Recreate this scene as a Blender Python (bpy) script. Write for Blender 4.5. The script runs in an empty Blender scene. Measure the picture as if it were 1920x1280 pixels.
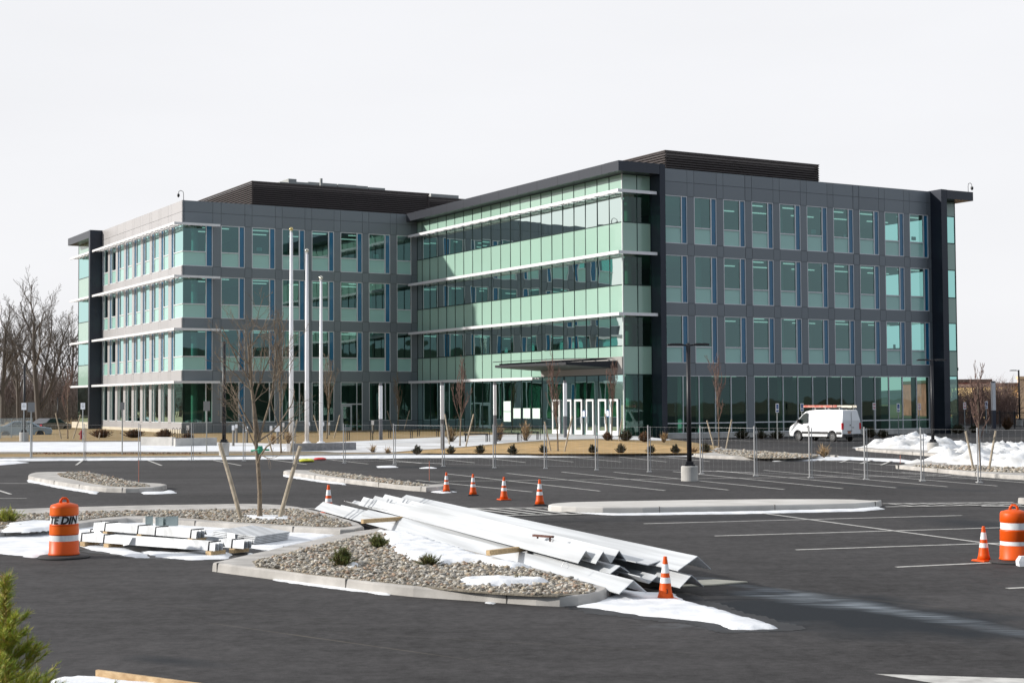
import bpy, math, random
from mathutils import Vector, Matrix, noise
random.seed(7)
C = bpy.context.scene.collection
SC = bpy.context.scene
# ------------------------------------------------------------------ camera
FPX, PIT, ROL, CH = 2825.5, 0.039913, -0.006047, 2.8
cp, sp, cr, sr = math.cos(PIT), math.sin(PIT), math.cos(ROL), math.sin(ROL)
_r, _u, FW = Vector((1, 0, 0)), Vector((0, -sp, cp)), Vector((0, cp, sp))
RT = cr*_r + sr*_u
UP = -sr*_r + cr*_u
CAMP = Vector((0, 0, CH))
cam = bpy.data.cameras.new('camera'); camo = bpy.data.objects.new('camera', cam); C.objects.link(camo)
cam.sensor_fit = 'HORIZONTAL'; cam.sensor_width = 36.0; cam.lens = FPX/1920*36
cam.clip_start = 0.1; cam.clip_end = 6000
cam.dof.use_dof = True; cam.dof.focus_distance = 70.0; cam.dof.aperture_fstop = 7.0
M = Matrix((RT, UP, -FW)).transposed().to_4x4(); M.translation = CAMP
camo.matrix_world = M
SC.camera = camo
# ------------------------------------------------------------------ sun + sky
PSI = math.radians(30.0)
EX = Vector((math.cos(PSI), math.sin(PSI), 0)); EY = Vector((-math.sin(PSI), math.cos(PSI), 0))
SD = (EX*1.0 + EY*(-0.507) + Vector((0, 0, -0.42))).normalized()      # direction the light travels
sun = bpy.data.lights.new('sun', 'SUN'); suno = bpy.data.objects.new('sun', sun); C.objects.link(suno)
sun.energy = 4.8; sun.angle = math.radians(1.2); sun.color = (1.0, 0.95, 0.88)
suno.rotation_euler = SD.to_track_quat('-Z', 'Y').to_euler()
suno.location = (-60, 20, 40)
W = bpy.data.worlds.new('World'); SC.world = W; W.use_nodes = True
nt = W.node_tree; nt.nodes.clear()
def N(t, **k):
    n = nt.nodes.new(t)
    for a, b in k.items(): setattr(n, a, b)
    return n
out = N('ShaderNodeOutputWorld'); bg = N('ShaderNodeBackground'); bg.inputs[1].default_value = 1.0
sky = N('ShaderNodeTexSky', sky_type='NISHITA', sun_disc=False)
sky.sun_elevation = math.asin(-SD.z); sky.sun_rotation = math.atan2(-SD.x, -SD.y); sky.dust_density = 3.0
skm = N('ShaderNodeMixRGB', blend_type='MULTIPLY'); skm.inputs[0].default_value = 1; skm.inputs[2].default_value = (.1, .1, .1, 1)
nt.links.new(sky.outputs[0], skm.inputs[1])
tc = N('ShaderNodeTexCoord'); sep = N('ShaderNodeSeparateXYZ'); nt.links.new(tc.outputs['Generated'], sep.inputs[0])
mr = N('ShaderNodeMapRange'); mr.inputs[1].default_value = -0.55; mr.inputs[2].default_value = 0.45; nt.links.new(sep.outputs[1], mr.inputs[0])
cl = N('ShaderNodeMixRGB'); cl.inputs[1].default_value = (.50, .57, .66, 1); cl.inputs[2].default_value = (.955, .958, .985, 1)
nt.links.new(mr.outputs[0], cl.inputs[0])
nz = N('ShaderNodeTexNoise'); nz.inputs['Scale'].default_value = 2.2; nz.inputs['Detail'].default_value = 5
mp = N('ShaderNodeMapping'); mp.inputs['Scale'].default_value = (1, 1, 4); nt.links.new(tc.outputs['Generated'], mp.inputs[0]); nt.links.new(mp.outputs[0], nz.inputs[0])
nr = N('ShaderNodeMapRange'); nr.inputs[1].default_value = .35; nr.inputs[2].default_value = .7; nr.inputs[3].default_value = .975; nr.inputs[4].default_value = 1.03
nt.links.new(nz.outputs[0], nr.inputs[0])
cm = N('ShaderNodeVectorMath', operation='SCALE'); nt.links.new(cl.outputs[0], cm.inputs[0]); nt.links.new(nr.outputs[0], cm.inputs['Scale'])
mx = N('ShaderNodeMixRGB'); mx.inputs[0].default_value = .93; nt.links.new(skm.outputs[0], mx.inputs[1]); nt.links.new(cm.outputs[0], mx.inputs[2])
nt.links.new(mx.outputs[0], bg.inputs[0]); nt.links.new(bg.outputs[0], out.inputs[0])
SC.view_settings.view_transform = 'Standard'; SC.view_settings.look = 'None'
SC.view_settings.exposure = 0; SC.view_settings.gamma = 1
SC.render.engine = 'CYCLES'; SC.cycles.use_denoising = True; SC.cycles.max_bounces = 8
SC.cycles.transparent_max_bounces = 16; SC.cycles.sample_clamp_indirect = 6
SC.cycles.caustics_reflective = False; SC.cycles.caustics_refractive = False
# ------------------------------------------------------------------ pixel (1920x1280) -> world
def ray(px, py): return FW + (px-960)/FPX*RT - (py-640)/FPX*UP
def G(px, py, z=0.0):
    d = ray(px, py); return CAMP + d*((z-CH)/d.z)
TA, TK = 77.0, 0.0031                                   # campus ground: .15 m at the kerb, rising gently to the building
def tz(y): return 0.15 + TK*(y-TA)
def GT(px, py, dz=0.0):
    d = ray(px, py); t = (0.15+dz-TK*TA-CH)/(d.z-TK*d.y); return CAMP + d*t
def hpix(P, py):                                        # height above P that shows at image row py
    a, b = 0.0, 60.0
    for _ in range(40):
        m = (a+b)/2; q = P+Vector((0, 0, m)) - CAMP
        y = 640 - FPX*(q.dot(UP))/q.dot(FW)
        if y > py: a = m
        else: b = m
    return a
def mpp(P): return (P-CAMP).dot(FW)/FPX
def LW(x, y, z=0.0): return EX*x + EY*y + Vector((0, 0, z))
# ------------------------------------------------------------------ materials
MATS = {}
def mat(name, col, rough=.7, metal=0.0, var=0.0, scale=4.0, bump=0.0, bscale=None, col2=None, emit=None, estr=1.0, spec=.5, coat=0.0, island=None, detail=5.0, stretch=None):
    if name in MATS: return MATS[name]
    m = bpy.data.materials.new(name); m.use_nodes = True; t = m.node_tree; b = t.nodes['Principled BSDF']
    b.inputs['Base Color'].default_value = (*col, 1); b.inputs['Roughness'].default_value = rough; b.inputs['Metallic'].default_value = metal
    b.inputs['Specular IOR Level'].default_value = spec; b.inputs['Coat Weight'].default_value = coat
    co = t.nodes.new('ShaderNodeTexCoord').outputs['Object']
    if stretch:
        q = t.nodes.new('ShaderNodeMapping'); q.vector_type = 'TEXTURE' if len(stretch) > 3 else 'POINT'; q.inputs['Scale'].default_value = stretch[:3]; t.links.new(co, q.inputs[0]); co = q.outputs[0]
        if len(stretch) > 3: q.inputs['Rotation'].default_value = (0, 0, stretch[3])
    if var or col2:
        n = t.nodes.new('ShaderNodeTexNoise'); n.inputs['Scale'].default_value = scale; n.inputs['Detail'].default_value = detail; t.links.new(co, n.inputs[0])
        r = t.nodes.new('ShaderNodeMapRange'); r.inputs[1].default_value = .33; r.inputs[2].default_value = .67; t.links.new(n.outputs[0], r.inputs[0])
        x = t.nodes.new('ShaderNodeMixRGB'); t.links.new(r.outputs[0], x.inputs[0])
        x.inputs[1].default_value = (*[c*(1-var) for c in col], 1); x.inputs[2].default_value = (*(col2 or [min(1, c*(1+var)) for c in col]), 1)
        t.links.new(x.outputs[0], b.inputs['Base Color'])
    if island:
        g = t.nodes.new('ShaderNodeNewGeometry'); rp = t.nodes.new('ShaderNodeValToRGB'); t.links.new(g.outputs['Random Per Island'], rp.inputs[0])
        rp.color_ramp.interpolation = 'CONSTANT'
        e = rp.color_ramp.elements; e[0].position = 0; e[0].color = (*island[0], 1); e[1].position = 1/len(island); e[1].color = (*island[1], 1)
        for i, c in enumerate(island[2:], 2):
            k = e.new(i/len(island)); k.color = (*c, 1)
        t.links.new(rp.outputs[0], b.inputs['Base Color'])
    if bump:
        n = t.nodes.new('ShaderNodeTexNoise'); n.inputs['Scale'].default_value = bscale or scale*6; n.inputs['Detail'].default_value = 4; t.links.new(co, n.inputs[0])
        k = t.nodes.new('ShaderNodeBump'); k.inputs['Strength'].default_value = bump; k.inputs['Distance'].default_value = .02; t.links.new(n.outputs[0], k.inputs['Height']); t.links.new(k.outputs[0], b.inputs['Normal'])
    if emit: b.inputs['Emission Color'].default_value = (*emit, 1); b.inputs['Emission Strength'].default_value = estr
    MATS[name] = m; return m
def glassmat(name, tint, base=.1, rough=.01, wob=.0, gt=(.60, .88, .83)):
    if name in MATS: return MATS[name]
    m = bpy.data.materials.new(name); m.use_nodes = True; t = m.node_tree; t.nodes.clear()
    o = t.nodes.new('ShaderNodeOutputMaterial'); mixs = t.nodes.new('ShaderNodeMixShader'); tr = t.nodes.new('ShaderNodeBsdfTransparent'); gl = t.nodes.new('ShaderNodeBsdfGlossy')
    tr.inputs[0].default_value = (*tint, 1); gl.inputs[0].default_value = (*gt, 1); gl.inputs['Roughness'].default_value = rough
    fr = t.nodes.new('ShaderNodeFresnel'); fr.inputs[0].default_value = 1.5
    a = t.nodes.new('ShaderNodeMath'); a.operation = 'MULTIPLY_ADD'; a.inputs[1].default_value = 1.1; a.inputs[2].default_value = base; a.use_clamp = True
    t.links.new(fr.outputs[0], a.inputs[0]); t.links.new(a.outputs[0], mixs.inputs[0]); t.links.new(tr.outputs[0], mixs.inputs[1]); t.links.new(gl.outputs[0], mixs.inputs[2]); t.links.new(mixs.outputs[0], o.inputs[0])
    if wob:
        tcn = t.nodes.new('ShaderNodeTexCoord'); n = t.nodes.new('ShaderNodeTexNoise'); n.inputs['Scale'].default_value = .45; n.inputs['Detail'].default_value = 1
        k = t.nodes.new('ShaderNodeBump'); k.inputs['Strength'].default_value = wob; k.inputs['Distance'].default_value = .03
        t.links.new(tcn.outputs['Object'], n.inputs[0]); t.links.new(n.outputs[0], k.inputs['Height']); t.links.new(k.outputs[0], gl.inputs['Normal']); t.links.new(k.outputs[0], fr.inputs['Normal'])
    MATS[name] = m; return m
# ------------------------------------------------------------------ mesh builder
class MB:
    def __init__(s): s.v = []; s.f = []; s.m = []
    def face(s, pts, mi=0):
        i = len(s.v); s.v += [tuple(p) for p in pts]; s.f.append(tuple(range(i, i+len(pts)))); s.m.append(mi)
    def add(s, vs, fs, mi=0):
        i = len(s.v); s.v += [tuple(p) for p in vs]
        for f in fs: s.f.append(tuple(i+k for k in f)); s.m.append(mi)
    def box(s, x0, x1, y0, y1, z0, z1, mi=0):
        s.add([(x0,y0,z0),(x1,y0,z0),(x1,y1,z0),(x0,y1,z0),(x0,y0,z1),(x1,y0,z1),(x1,y1,z1),(x0,y1,z1)],
              [(0,3,2,1),(4,5,6,7),(0,1,5,4),(1,2,6,5),(2,3,7,6),(3,0,4,7)], mi)
    def obox(s, c, ax, ay, az, mi=0):       # centre, half axes
        c = Vector(c); P = []
        for k in (-1, 1):
            for i, j in ((-1,-1),(1,-1),(1,1),(-1,1)): P.append(c+ax*i+ay*j+az*k)
        s.add(P, [(0,3,2,1),(4,5,6,7),(0,1,5,4),(1,2,6,5),(2,3,7,6),(3,0,4,7)], mi)
    def beam(s, a, b, w, h, mi=0, up=Vector((0,0,1))):
        a = Vector(a); b = Vector(b); d = (b-a); L = d.length; d.normalize(); sd = d.cross(up)
        if sd.length < 1e-4: sd = d.cross(Vector((1,0,0)))
        sd.normalize(); u2 = sd.cross(d)
        s.obox((a+b)/2, d*L/2, sd*w/2, u2*h/2, mi)
    def tube(s, pts, rads, n=6, mi=0, cap=True):
        pts = [Vector(p) for p in pts]; rings = []; ref = None
        for i, p in enumerate(pts):
            d = (pts[min(i+1, len(pts)-1)] - pts[max(i-1, 0)])
            if d.length < 1e-9: d = Vector((0,0,1))
            d.normalize()
            if ref is None: ref = d.orthogonal().normalized()
            else:
                ref = ref - d*ref.dot(d)
                ref = ref.normalized() if ref.length > 1e-5 else d.orthogonal().normalized()
            b = d.cross(ref); r = rads[i] if hasattr(rads, '__len__') else rads
            rings.append([p + (ref*math.cos(2*math.pi*k/n) + b*math.sin(2*math.pi*k/n))*r for k in range(n)])
        vs = [q for R_ in rings for q in R_]; fs = []
        for i in range(len(pts)-1):
            for k in range(n): fs.append((i*n+k, i*n+(k+1)%n, (i+1)*n+(k+1)%n, (i+1)*n+k))
        if cap: fs.append(tuple(range(n-1, -1, -1))); fs.append(tuple((len(pts)-1)*n+k for k in range(n)))
        s.add(vs, fs, mi)
    def lathe(s, prof, n=24, c=(0,0,0), mi=None, ms=None):
        vs = []; 
        for r, z in prof:
            for k in range(n): vs.append((c[0]+r*math.cos(2*math.pi*k/n), c[1]+r*math.sin(2*math.pi*k/n), c[2]+z))
        base = len(s.v); s.v += vs
        for i in range(len(prof)-1):
            for k in range(n):
                s.f.append((base+i*n+k, base+i*n+(k+1)%n, base+(i+1)*n+(k+1)%n, base+(i+1)*n+k)); s.m.append(ms[i] if ms else (mi or 0))
        if prof[-1][0] > 1e-4: s.f.append(tuple(base+(len(prof)-1)*n+k for k in range(n))); s.m.append(ms[-1] if ms else (mi or 0))
        if prof[0][0] > 1e-4: s.f.append(tuple(base+k for k in range(n-1, -1, -1))); s.m.append(ms[0] if ms else (mi or 0))
    def prism(s, poly, z0, z1, mi=0, ms=None):
        n = len(poly); vs = [(p[0], p[1], z0) for p in poly] + [(p[0], p[1], z1) for p in poly]
        a = sum(poly[i][0]*poly[(i+1)%n][1]-poly[(i+1)%n][0]*poly[i][1] for i in range(n))
        idx = list(range(n)) if a > 0 else list(range(n-1, -1, -1))
        fs = [tuple(i+n for i in idx)] + [(idx[k], idx[(k+1)%n], idx[(k+1)%n]+n, idx[k]+n) for k in range(n)]
        s.add(vs, fs, mi)
    def build(s, name, mats, parent=None, smooth=False, off=None, bevel=0.0, edges=False):
        if off is not None: s.v = [(a-off[0], b-off[1], c-off[2]) for a, b, c in s.v]
        me = bpy.data.meshes.new(name); me.from_pydata(s.v, [], s.f)
        if not isinstance(mats, (list, tuple)): mats = [mats]
        for m in mats: me.materials.append(m)
        if len(mats) > 1: me.polygons.foreach_set('material_index', s.m)
        if smooth: me.polygons.foreach_set('use_smooth', [True]*len(me.polygons))
        me.update(); o = bpy.data.objects.new(name, me); C.objects.link(o)
        if parent: o.parent = parent
        if bevel:
            b = o.modifiers.new('bevel', 'BEVEL'); b.width = bevel; b.segments = 2; b.limit_method = 'ANGLE'
        return o
def thing(name, label, cat, loc=(0,0,0), rz=0.0, group=None, kind=None):
    o = bpy.data.objects.new(name, None); C.objects.link(o); o.location = loc; o.rotation_euler = (0, 0, rz); o.empty_display_size = .3
    return tag(o, label, cat, group, kind)
def tag(o, label, cat, group=None, kind=None):
    o['label'] = label; o['category'] = cat
    if group: o['group'] = group
    if kind: o['kind'] = kind
    return o
def dup(root, label, loc, rz=None, sc=None):
    def cp_(o, par):
        c = o.copy(); C.objects.link(c); c.parent = par
        for ch in [x for x in kids.get(o.name, [])]: cp_(ch, c)
        return c
    kids = {}
    def walk(o):
        kids[o.name] = list(o.children)
        for x in o.children: walk(x)
    walk(root); r = cp_(root, None); r['label'] = label; r.location = loc
    if rz is not None: r.rotation_euler = (0, 0, rz)
    if sc is not None: r.scale = sc if hasattr(sc, '__len__') else (sc, sc, sc)
    return r
def inpoly(x, y, P):
    c = False; n = len(P); j = n-1
    for i in range(n):
        if (P[i][1] > y) != (P[j][1] > y) and x < (P[j][0]-P[i][0])*(y-P[i][1])/(P[j][1]-P[i][1])+P[i][0]: c = not c
        j = i
    return c
def edist(x, y, P):
    best = 1e9; n = len(P)
    for i in range(n):
        ax, ay = P[i][0], P[i][1]; bx, by = P[(i+1)%n][0], P[(i+1)%n][1]; dx, dy = bx-ax, by-ay
        t = max(0, min(1, ((x-ax)*dx+(y-ay)*dy)/(dx*dx+dy*dy+1e-12))); best = min(best, math.hypot(x-ax-t*dx, y-ay-t*dy))
    return best if inpoly(x, y, P) else -best
def chaikin(P, it=2, closed=True):
    for _ in range(it):
        Q = []
        n = len(P)
        for i in range(n):
            a, b = Vector(P[i]), Vector(P[(i+1)%n]); Q += [a*.78+b*.22, a*.22+b*.78]
        P = Q
    return P
def snow_mesh(mb, P, h, edge, res, zf=lambda x, y: 0.0, lump=0.0, ls=1.0, seed=0, wob=.5):
    xs = [p[0] for p in P]; ys = [p[1] for p in P]; x0, x1, y0, y1 = min(xs)-edge, max(xs)+edge, min(ys)-edge, max(ys)+edge
    nx = max(3, min(170, int((x1-x0)/res))); ny = max(3, min(170, int((y1-y0)/res))); D = {}; base = len(mb.v); idm = {}
    for i in range(nx+1):
        for j in range(ny+1):
            x = x0+(x1-x0)*i/nx; y = y0+(y1-y0)*j/ny; d = edist(x, y, P) + edge*wob*noise.noise(Vector((x*1.3/edge*.3, y*1.3/edge*.3, seed))) + edge*wob*.5*noise.noise(Vector((x*1.3/edge, y*1.3/edge, seed+5)))
            D[i, j] = (x, y, d)
    for i in range(nx):
        for j in range(ny):
            q = [(i, j), (i+1, j), (i+1, j+1), (i, j+1)]
            if max(D[k][2] for k in q) <= -.02*edge: continue
            f = []
            for k in q:
                if k not in idm:
                    x, y, d = D[k]; t = max(0, min(1, d/edge)); sm = math.sin(t*math.pi/2)
                    zz = zf(x, y) - .012 + (h+.012)*sm if d > 0 else zf(x, y) - .012 + d*.15
                    if lump and d > 0: zz += lump*sm*(noise.fractal(Vector((x*ls, y*ls, seed)), .9, 2.1, 4) + .6*abs(noise.noise(Vector((x*ls*2.3, y*ls*2.3, seed+3)))))
                    idm[k] = len(mb.v); mb.v.append((x, y, zz))
                f.append(idm[k])
            mb.f.append(tuple(f)); mb.m.append(0)
# shared materials
ASIL = mat('galvanised_steel', (.53, .55, .57), .5, .15, var=.22, scale=1.0, bump=.06, detail=8, stretch=(5, .12, .3, math.radians(-70.5)))
MBLK = mat('black_powder_coat', (.012, .012, .016), .45)
MWHT = mat('white_paint', (.84, .84, .86), .5)
MCON = mat('pale_concrete', (.47, .455, .43), .88, var=.14, scale=1.6, bump=.25, bscale=60)
MCON2 = mat('kerb_concrete', (.43, .41, .385), .9, var=.2, scale=2.2, bump=.3, bscale=50)
MWOOD = mat('pine_wood', (.52, .37, .20), .75, var=.22, scale=3, stretch=(1, 12, 12), bump=.2)
MSTK = mat('weathered_stake_wood', (.40, .34, .26), .85, var=.25, scale=6, bump=.3)
MBARK = mat('grey_bark', (.16, .12, .095), .9, var=.3, scale=9, bump=.5)
MBARK2 = mat('young_bark', (.20, .155, .11), .85, var=.3, scale=14, bump=.3)
MTWIG = mat('reddish_twig', (.17, .105, .085), .85, var=.25, scale=9)
MSNOW = mat('snow', (.68, .70, .73), .8, col2=(.90, .91, .93), detail=9, scale=2.5, bump=.35, bscale=22, spec=.3)
MDSNOW = mat('trodden_snow', (.70, .71, .74), .8, col2=(.85, .87, .90), scale=1.2, bump=.4, bscale=14, spec=.3)
MORG = mat('safety_orange_plastic', (.74, .092, .005), .45, spec=.3, var=.05, scale=4)
MORG2 = mat('orange_reflective_sheet', (.80, .13, .006), .35, spec=.3, var=.04, scale=5)
MREF = mat('white_reflective_sheet', (.80, .82, .83), .3, var=.08, scale=9)
MRUB = mat('black_rubber', (.035, .035, .036), .75, var=.2, scale=8)
MRED = mat('red_plastic', (.62, .035, .03), .4)
MYEL = mat('yellow_green_vinyl', (.62, .62, .03), .5, var=.1, scale=3)
MSTN = mat('river_stones', (.4, .36, .3), .8, island=[(.43,.385,.31),(.27,.235,.19),(.52,.485,.42),(.19,.17,.14),(.38,.31,.22),(.45,.42,.37),(.29,.27,.24),(.36,.26,.19),(.55,.52,.47)], bump=.2, bscale=40)
MSOIL = mat('gravel_bed', (.30, .265, .21), .95, col2=(.16, .14, .11), scale=14, bump=.8, bscale=30)
# ================================================================== SETTING
def asphalt_material():
    m = bpy.data.materials.new('asphalt'); m.use_nodes = True; t = m.node_tree; b = t.nodes['Principled BSDF']
    L = t.links.new
    def nn(ty, **k):
        n = t.nodes.new(ty)
        for a, v in k.items(): setattr(n, a, v)
        return n
    co = nn('ShaderNodeTexCoord').outputs['Object']
    def noise_(sc, det=5, stretch=None, rot=0):
        n = nn('ShaderNodeTexNoise'); n.inputs['Scale'].default_value = sc; n.inputs['Detail'].default_value = det
        if stretch:
            q = nn('ShaderNodeMapping'); q.inputs['Scale'].default_value = stretch; q.inputs['Rotation'].default_value = (0, 0, rot); L(co, q.inputs[0]); L(q.outputs[0], n.inputs[0])
        else: L(co, n.inputs[0])
        return n.outputs[0]
    def rng(x, a, b_, c=0.0, d=1.0):
        r = nn('ShaderNodeMapRange'); r.inputs[1].default_value = a; r.inputs[2].default_value = b_; r.inputs[3].default_value = c; r.inputs[4].default_value = d; L(x, r.inputs[0]); return r.outputs[0]
    def mth(op, x, y):
        n = nn('ShaderNodeMath', operation=op); n.use_clamp = False
        for i, k in enumerate((x, y)):
            if isinstance(k, (int, float)): n.inputs[i].default_value = k
            else: L(k, n.inputs[i])
        return n.outputs[0]
    wobn = noise_(.9, 4)
    def blob(px0, py0, px1, py1, half, soft=.5, amp=1.0):     # elongated mark between two ground points
        A, B = G(px0, py0), G(px1, py1); c = (A+B)/2; d = B-A
        q = nn('ShaderNodeMapping'); q.vector_type = 'TEXTURE'; q.inputs['Location'].default_value = (c.x, c.y, 0); q.inputs['Rotation'].default_value = (0, 0, math.atan2(d.y, d.x)); q.inputs['Scale'].default_value = (d.length/2, half, 100)
        L(co, q.inputs[0]); ln = nn('ShaderNodeVectorMath', operation='LENGTH'); L(q.outputs[0], ln.inputs[0])
        x = mth('ADD', ln.outputs['Value'], mth('MULTIPLY', mth('SUBTRACT', wobn, .5), 1.3)); return mth('MULTIPLY', rng(x, 1.0, 1-soft), amp)
    fine = noise_(55, 4); mid = noise_(3, 6); big = noise_(.16, 4); streak = noise_(.55, 5, (.18, 1.6, 1), math.radians(-12))
    v = mth('ADD', mth('ADD', rng(fine, .3, .7, -.12, .12), rng(mid, .3, .7, -.13, .13)), mth('ADD', rng(big, .35, .65, -.12, .12), rng(streak, .35, .65, -.07, .07)))
    trk = noise_(.9, 3, (.05, 2.6, 1), math.radians(8)); crk = nn('ShaderNodeTexVoronoi', feature='DISTANCE_TO_EDGE'); crk.inputs['Scale'].default_value = .09; L(co, crk.inputs[0]); grit = mth('ADD', rng(noise_(140, 2), .62, .72, 0, .45), mth('ADD', rng(noise_(9, 9), .32, .68, -.22, .22), rng(noise_(26, 3), .58, .70, 0, .30)))
    base = mth('MULTIPLY', mth('ADD', mth('ADD', mth('MULTIPLY', v, 1.9), rng(trk, .35, .65, -.06, .06)), mth('ADD', 1.0, grit)), .044)
    wet_shade = mth('MAXIMUM', blob(1250, 1105, 1990, 1205, 2.0, .5), mth('MAXIMUM', blob(215, 1228, 420, 1248, .32, .7, .7), blob(1500, 905, 1960, 925, .9, .8, .45)))
    wet_shade = mth('MAXIMUM', wet_shade, mth('MAXIMUM', blob(1700, 965, 1960, 1000, 1.2, .8, .75), mth('MAXIMUM', blob(1030, 975, 1660, 963, .8, .7, .5), mth('MAXIMUM', blob(1400, 1140, 1960, 1215, .6, .7, .55), blob(380, 884, 600, 880, 2.5, .9, .35)))))
    wet_shade = mth('MAXIMUM', wet_shade, mth('MAXIMUM', blob(1380, 838, 1990, 826, 6.0, .5, .55), blob(620, 872, 1000, 880, 1.6, .7, .6)))  # wide driveway patch is the building's shadow, painted into the asphalt
    salt = mth('MAXIMUM', blob(1290, 1080, 2030, 1205, .42, .9), blob(1330, 1100, 1700, 1150, .5, .9, .7))
    salt = mth('MULTIPLY', salt, rng(noise_(2.2, 6, (.5, 3.5, 1), math.radians(18)), .38, .62, .15, 1.0))
    salt2 = mth('MULTIPLY', blob(1180, 1175, 1560, 1165, .35, .9, .45), rng(noise_(3, 5), .4, .6))
    seam = blob(330, 1158, 980, 1250, .025, .9, .55)
    seam2 = mth('MAXIMUM', mth('MAXIMUM', blob(1480, 1000, 1990, 1060, .03, .9, .22), blob(1500, 1110, 1980, 1160, .10, .9, .14)), mth('MAXIMUM', blob(40, 1110, 800, 1180, .05, .9, .10), blob(560, 1180, 1500, 1235, .06, .9, .10)))
    d = nn('ShaderNodeMixRGB'); L(wet_shade, d.inputs[0]); cmb = nn('ShaderNodeCombineColor')
    L(base, cmb.inputs[0]); L(mth('MULTIPLY', base, .95), cmb.inputs[1]); L(mth('MULTIPLY', base, .97), cmb.inputs[2]); L(cmb.outputs[0], d.inputs[1]); d.inputs[2].default_value = (.017, .021, .026, 1)
    e = nn('ShaderNodeMixRGB'); L(mth('MULTIPLY', mth('MAXIMUM', salt, salt2), .95), e.inputs[0]); L(d.outputs[0], e.inputs[1]); e.inputs[2].default_value = (.22, .25, .28, 1)
    f = nn('ShaderNodeMixRGB'); L(mth('MAXIMUM', seam, seam2), f.inputs[0]); L(e.outputs[0], f.inputs[1]); f.inputs[2].default_value = (.16, .14, .11, 1)
    L(f.outputs[0], b.inputs['Base Color'])
    L(mth('SUBTRACT', .9, mth('MULTIPLY', wet_shade, .12)), b.inputs['Roughness']); L(mth('SUBTRACT', .25, mth('MULTIPLY', wet_shade, .15)), b.inputs['Specular IOR Level'])
    k = nn('ShaderNodeBump'); k.inputs['Strength'].default_value = .35; k.inputs['Distance'].default_value = .01; L(fine, k.inputs['Height']); L(k.outputs[0], b.inputs['Normal'])
    return m
mb = MB(); mb.box(-2500, 2500, -600, 3500, -.6, -.02)
mb.build('ground', mat('winter_ground', (.17, .13, .085), .95, var=.3, scale=.3))['kind'] = 'structure'
mb = MB(); mb.prism([(-150, -40), (170, -40), (170, 230), (-150, 230)], -.015, 0.0)
mb.build('parking_lot', asphalt_material())['kind'] = 'structure'
# raised campus ground with its kerb
KL = [G(-700, 866), G(0, 863), G(300, 861), G(640, 857), G(900, 854), G(1180, 853), G(1310, 852), G(1345, 848)]
BR = [G(1352, 843), G(1300, 835), G(1247, 828)]
mb = MB(); K2 = [Vector((p.x, p.y, 0)) for p in KL+BR] + [LW(61, 93), LW(61, 330), Vector((-320, 330, 0)), Vector((-320, KL[0].y, 0))]
mb.add([(p.x, p.y, tz(p.y)-.005) for p in K2] + [(p.x, p.y, -.01) for p in K2], [tuple(range(len(K2)))] + [(i+len(K2), (i+1)%len(K2)+len(K2), (i+1)%len(K2), i) for i in range(len(K2))])
mb.build('campus_lawn_ground', mat('dormant_turf', (.36, .235, .105), .95, col2=(.23, .17, .075), scale=1.1, bump=.4, bscale=20))['kind'] = 'structure'
def strip_poly(mb, A, B, z, w0, w1, mi=0):     # ribbon between two polylines
    for i in range(len(A)-1): mb.face([A[i], A[i+1], B[i+1], B[i]], mi)
mb = MB(); n = len(KL)+2; E_ = KL + BR[:2]
for i in range(n-1):
    a, b = E_[i], E_[i+1]; d = (b-a).normalized(); s = Vector((-d.y, d.x, 0))*.2
    zt = .165
    P = [a-s*.35, b-s*.35, b+s, a+s]
    mb.prism([(p.x, p.y) for p in P], -.01, zt+.004*(i % 2))
mb.build('front_kerb', MCON2)['kind'] = 'structure'
def patch(name, pts, m, dz, kind='structure', z=None, label=None, cat=None):
    mb = MB(); mb.face([GT(px, py, dz) if z is None else G(px, py, z) for px, py in pts]); o = mb.build(name, m); o['kind'] = kind
    if label: o['label'] = label; o['category'] = cat
    return o
MWALK = mat('snowy_sidewalk_concrete', (.50, .49, .48), .85, col2=(.80, .81, .83), scale=.35, bump=.2, detail=8)
MCWALK = mat('sidewalk_concrete', (.62, .60, .59), .85, var=.08, scale=.6, bump=.2)
patch('gravel_verge', [(-500, 853), (0, 850), (300, 850), (640, 850), (640, 847.5), (300, 847), (0, 848), (-500, 849)][::-1], MSOIL, .008)
patch('sidewalk', [(-500, 848), (0, 847), (340, 846.5), (600, 846), (640, 848), (730, 848.5), (760, 845), (860, 838), (960, 829), (1040, 824), (1120, 822), (1240, 826), (1260, 824), (1190, 816), (1040, 813), (905, 815), (700, 825), (560, 832), (420, 829), (300, 827), (60, 828), (-500, 830)], MWALK, .012)
patch('road', [(-500, 829.5), (60, 828), (180, 827), (300, 826.5), (300, 825.5), (0, 827), (-500, 828)], mat('grey_road', (.10, .10, .105), .9), .016)
patch('grass_island', [(748, 849), (1000, 850.5), (1180, 850), (1318, 849), (1338, 846), (1300, 840), (1248, 834), (1195, 829), (1120, 825), (1060, 827), (960, 833), (850, 840), (790, 844)], mat('dry_lawn', (.56, .36, .155), .95, col2=(.34, .23, .10), scale=1.5, bump=.5, bscale=18), .020)
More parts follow.
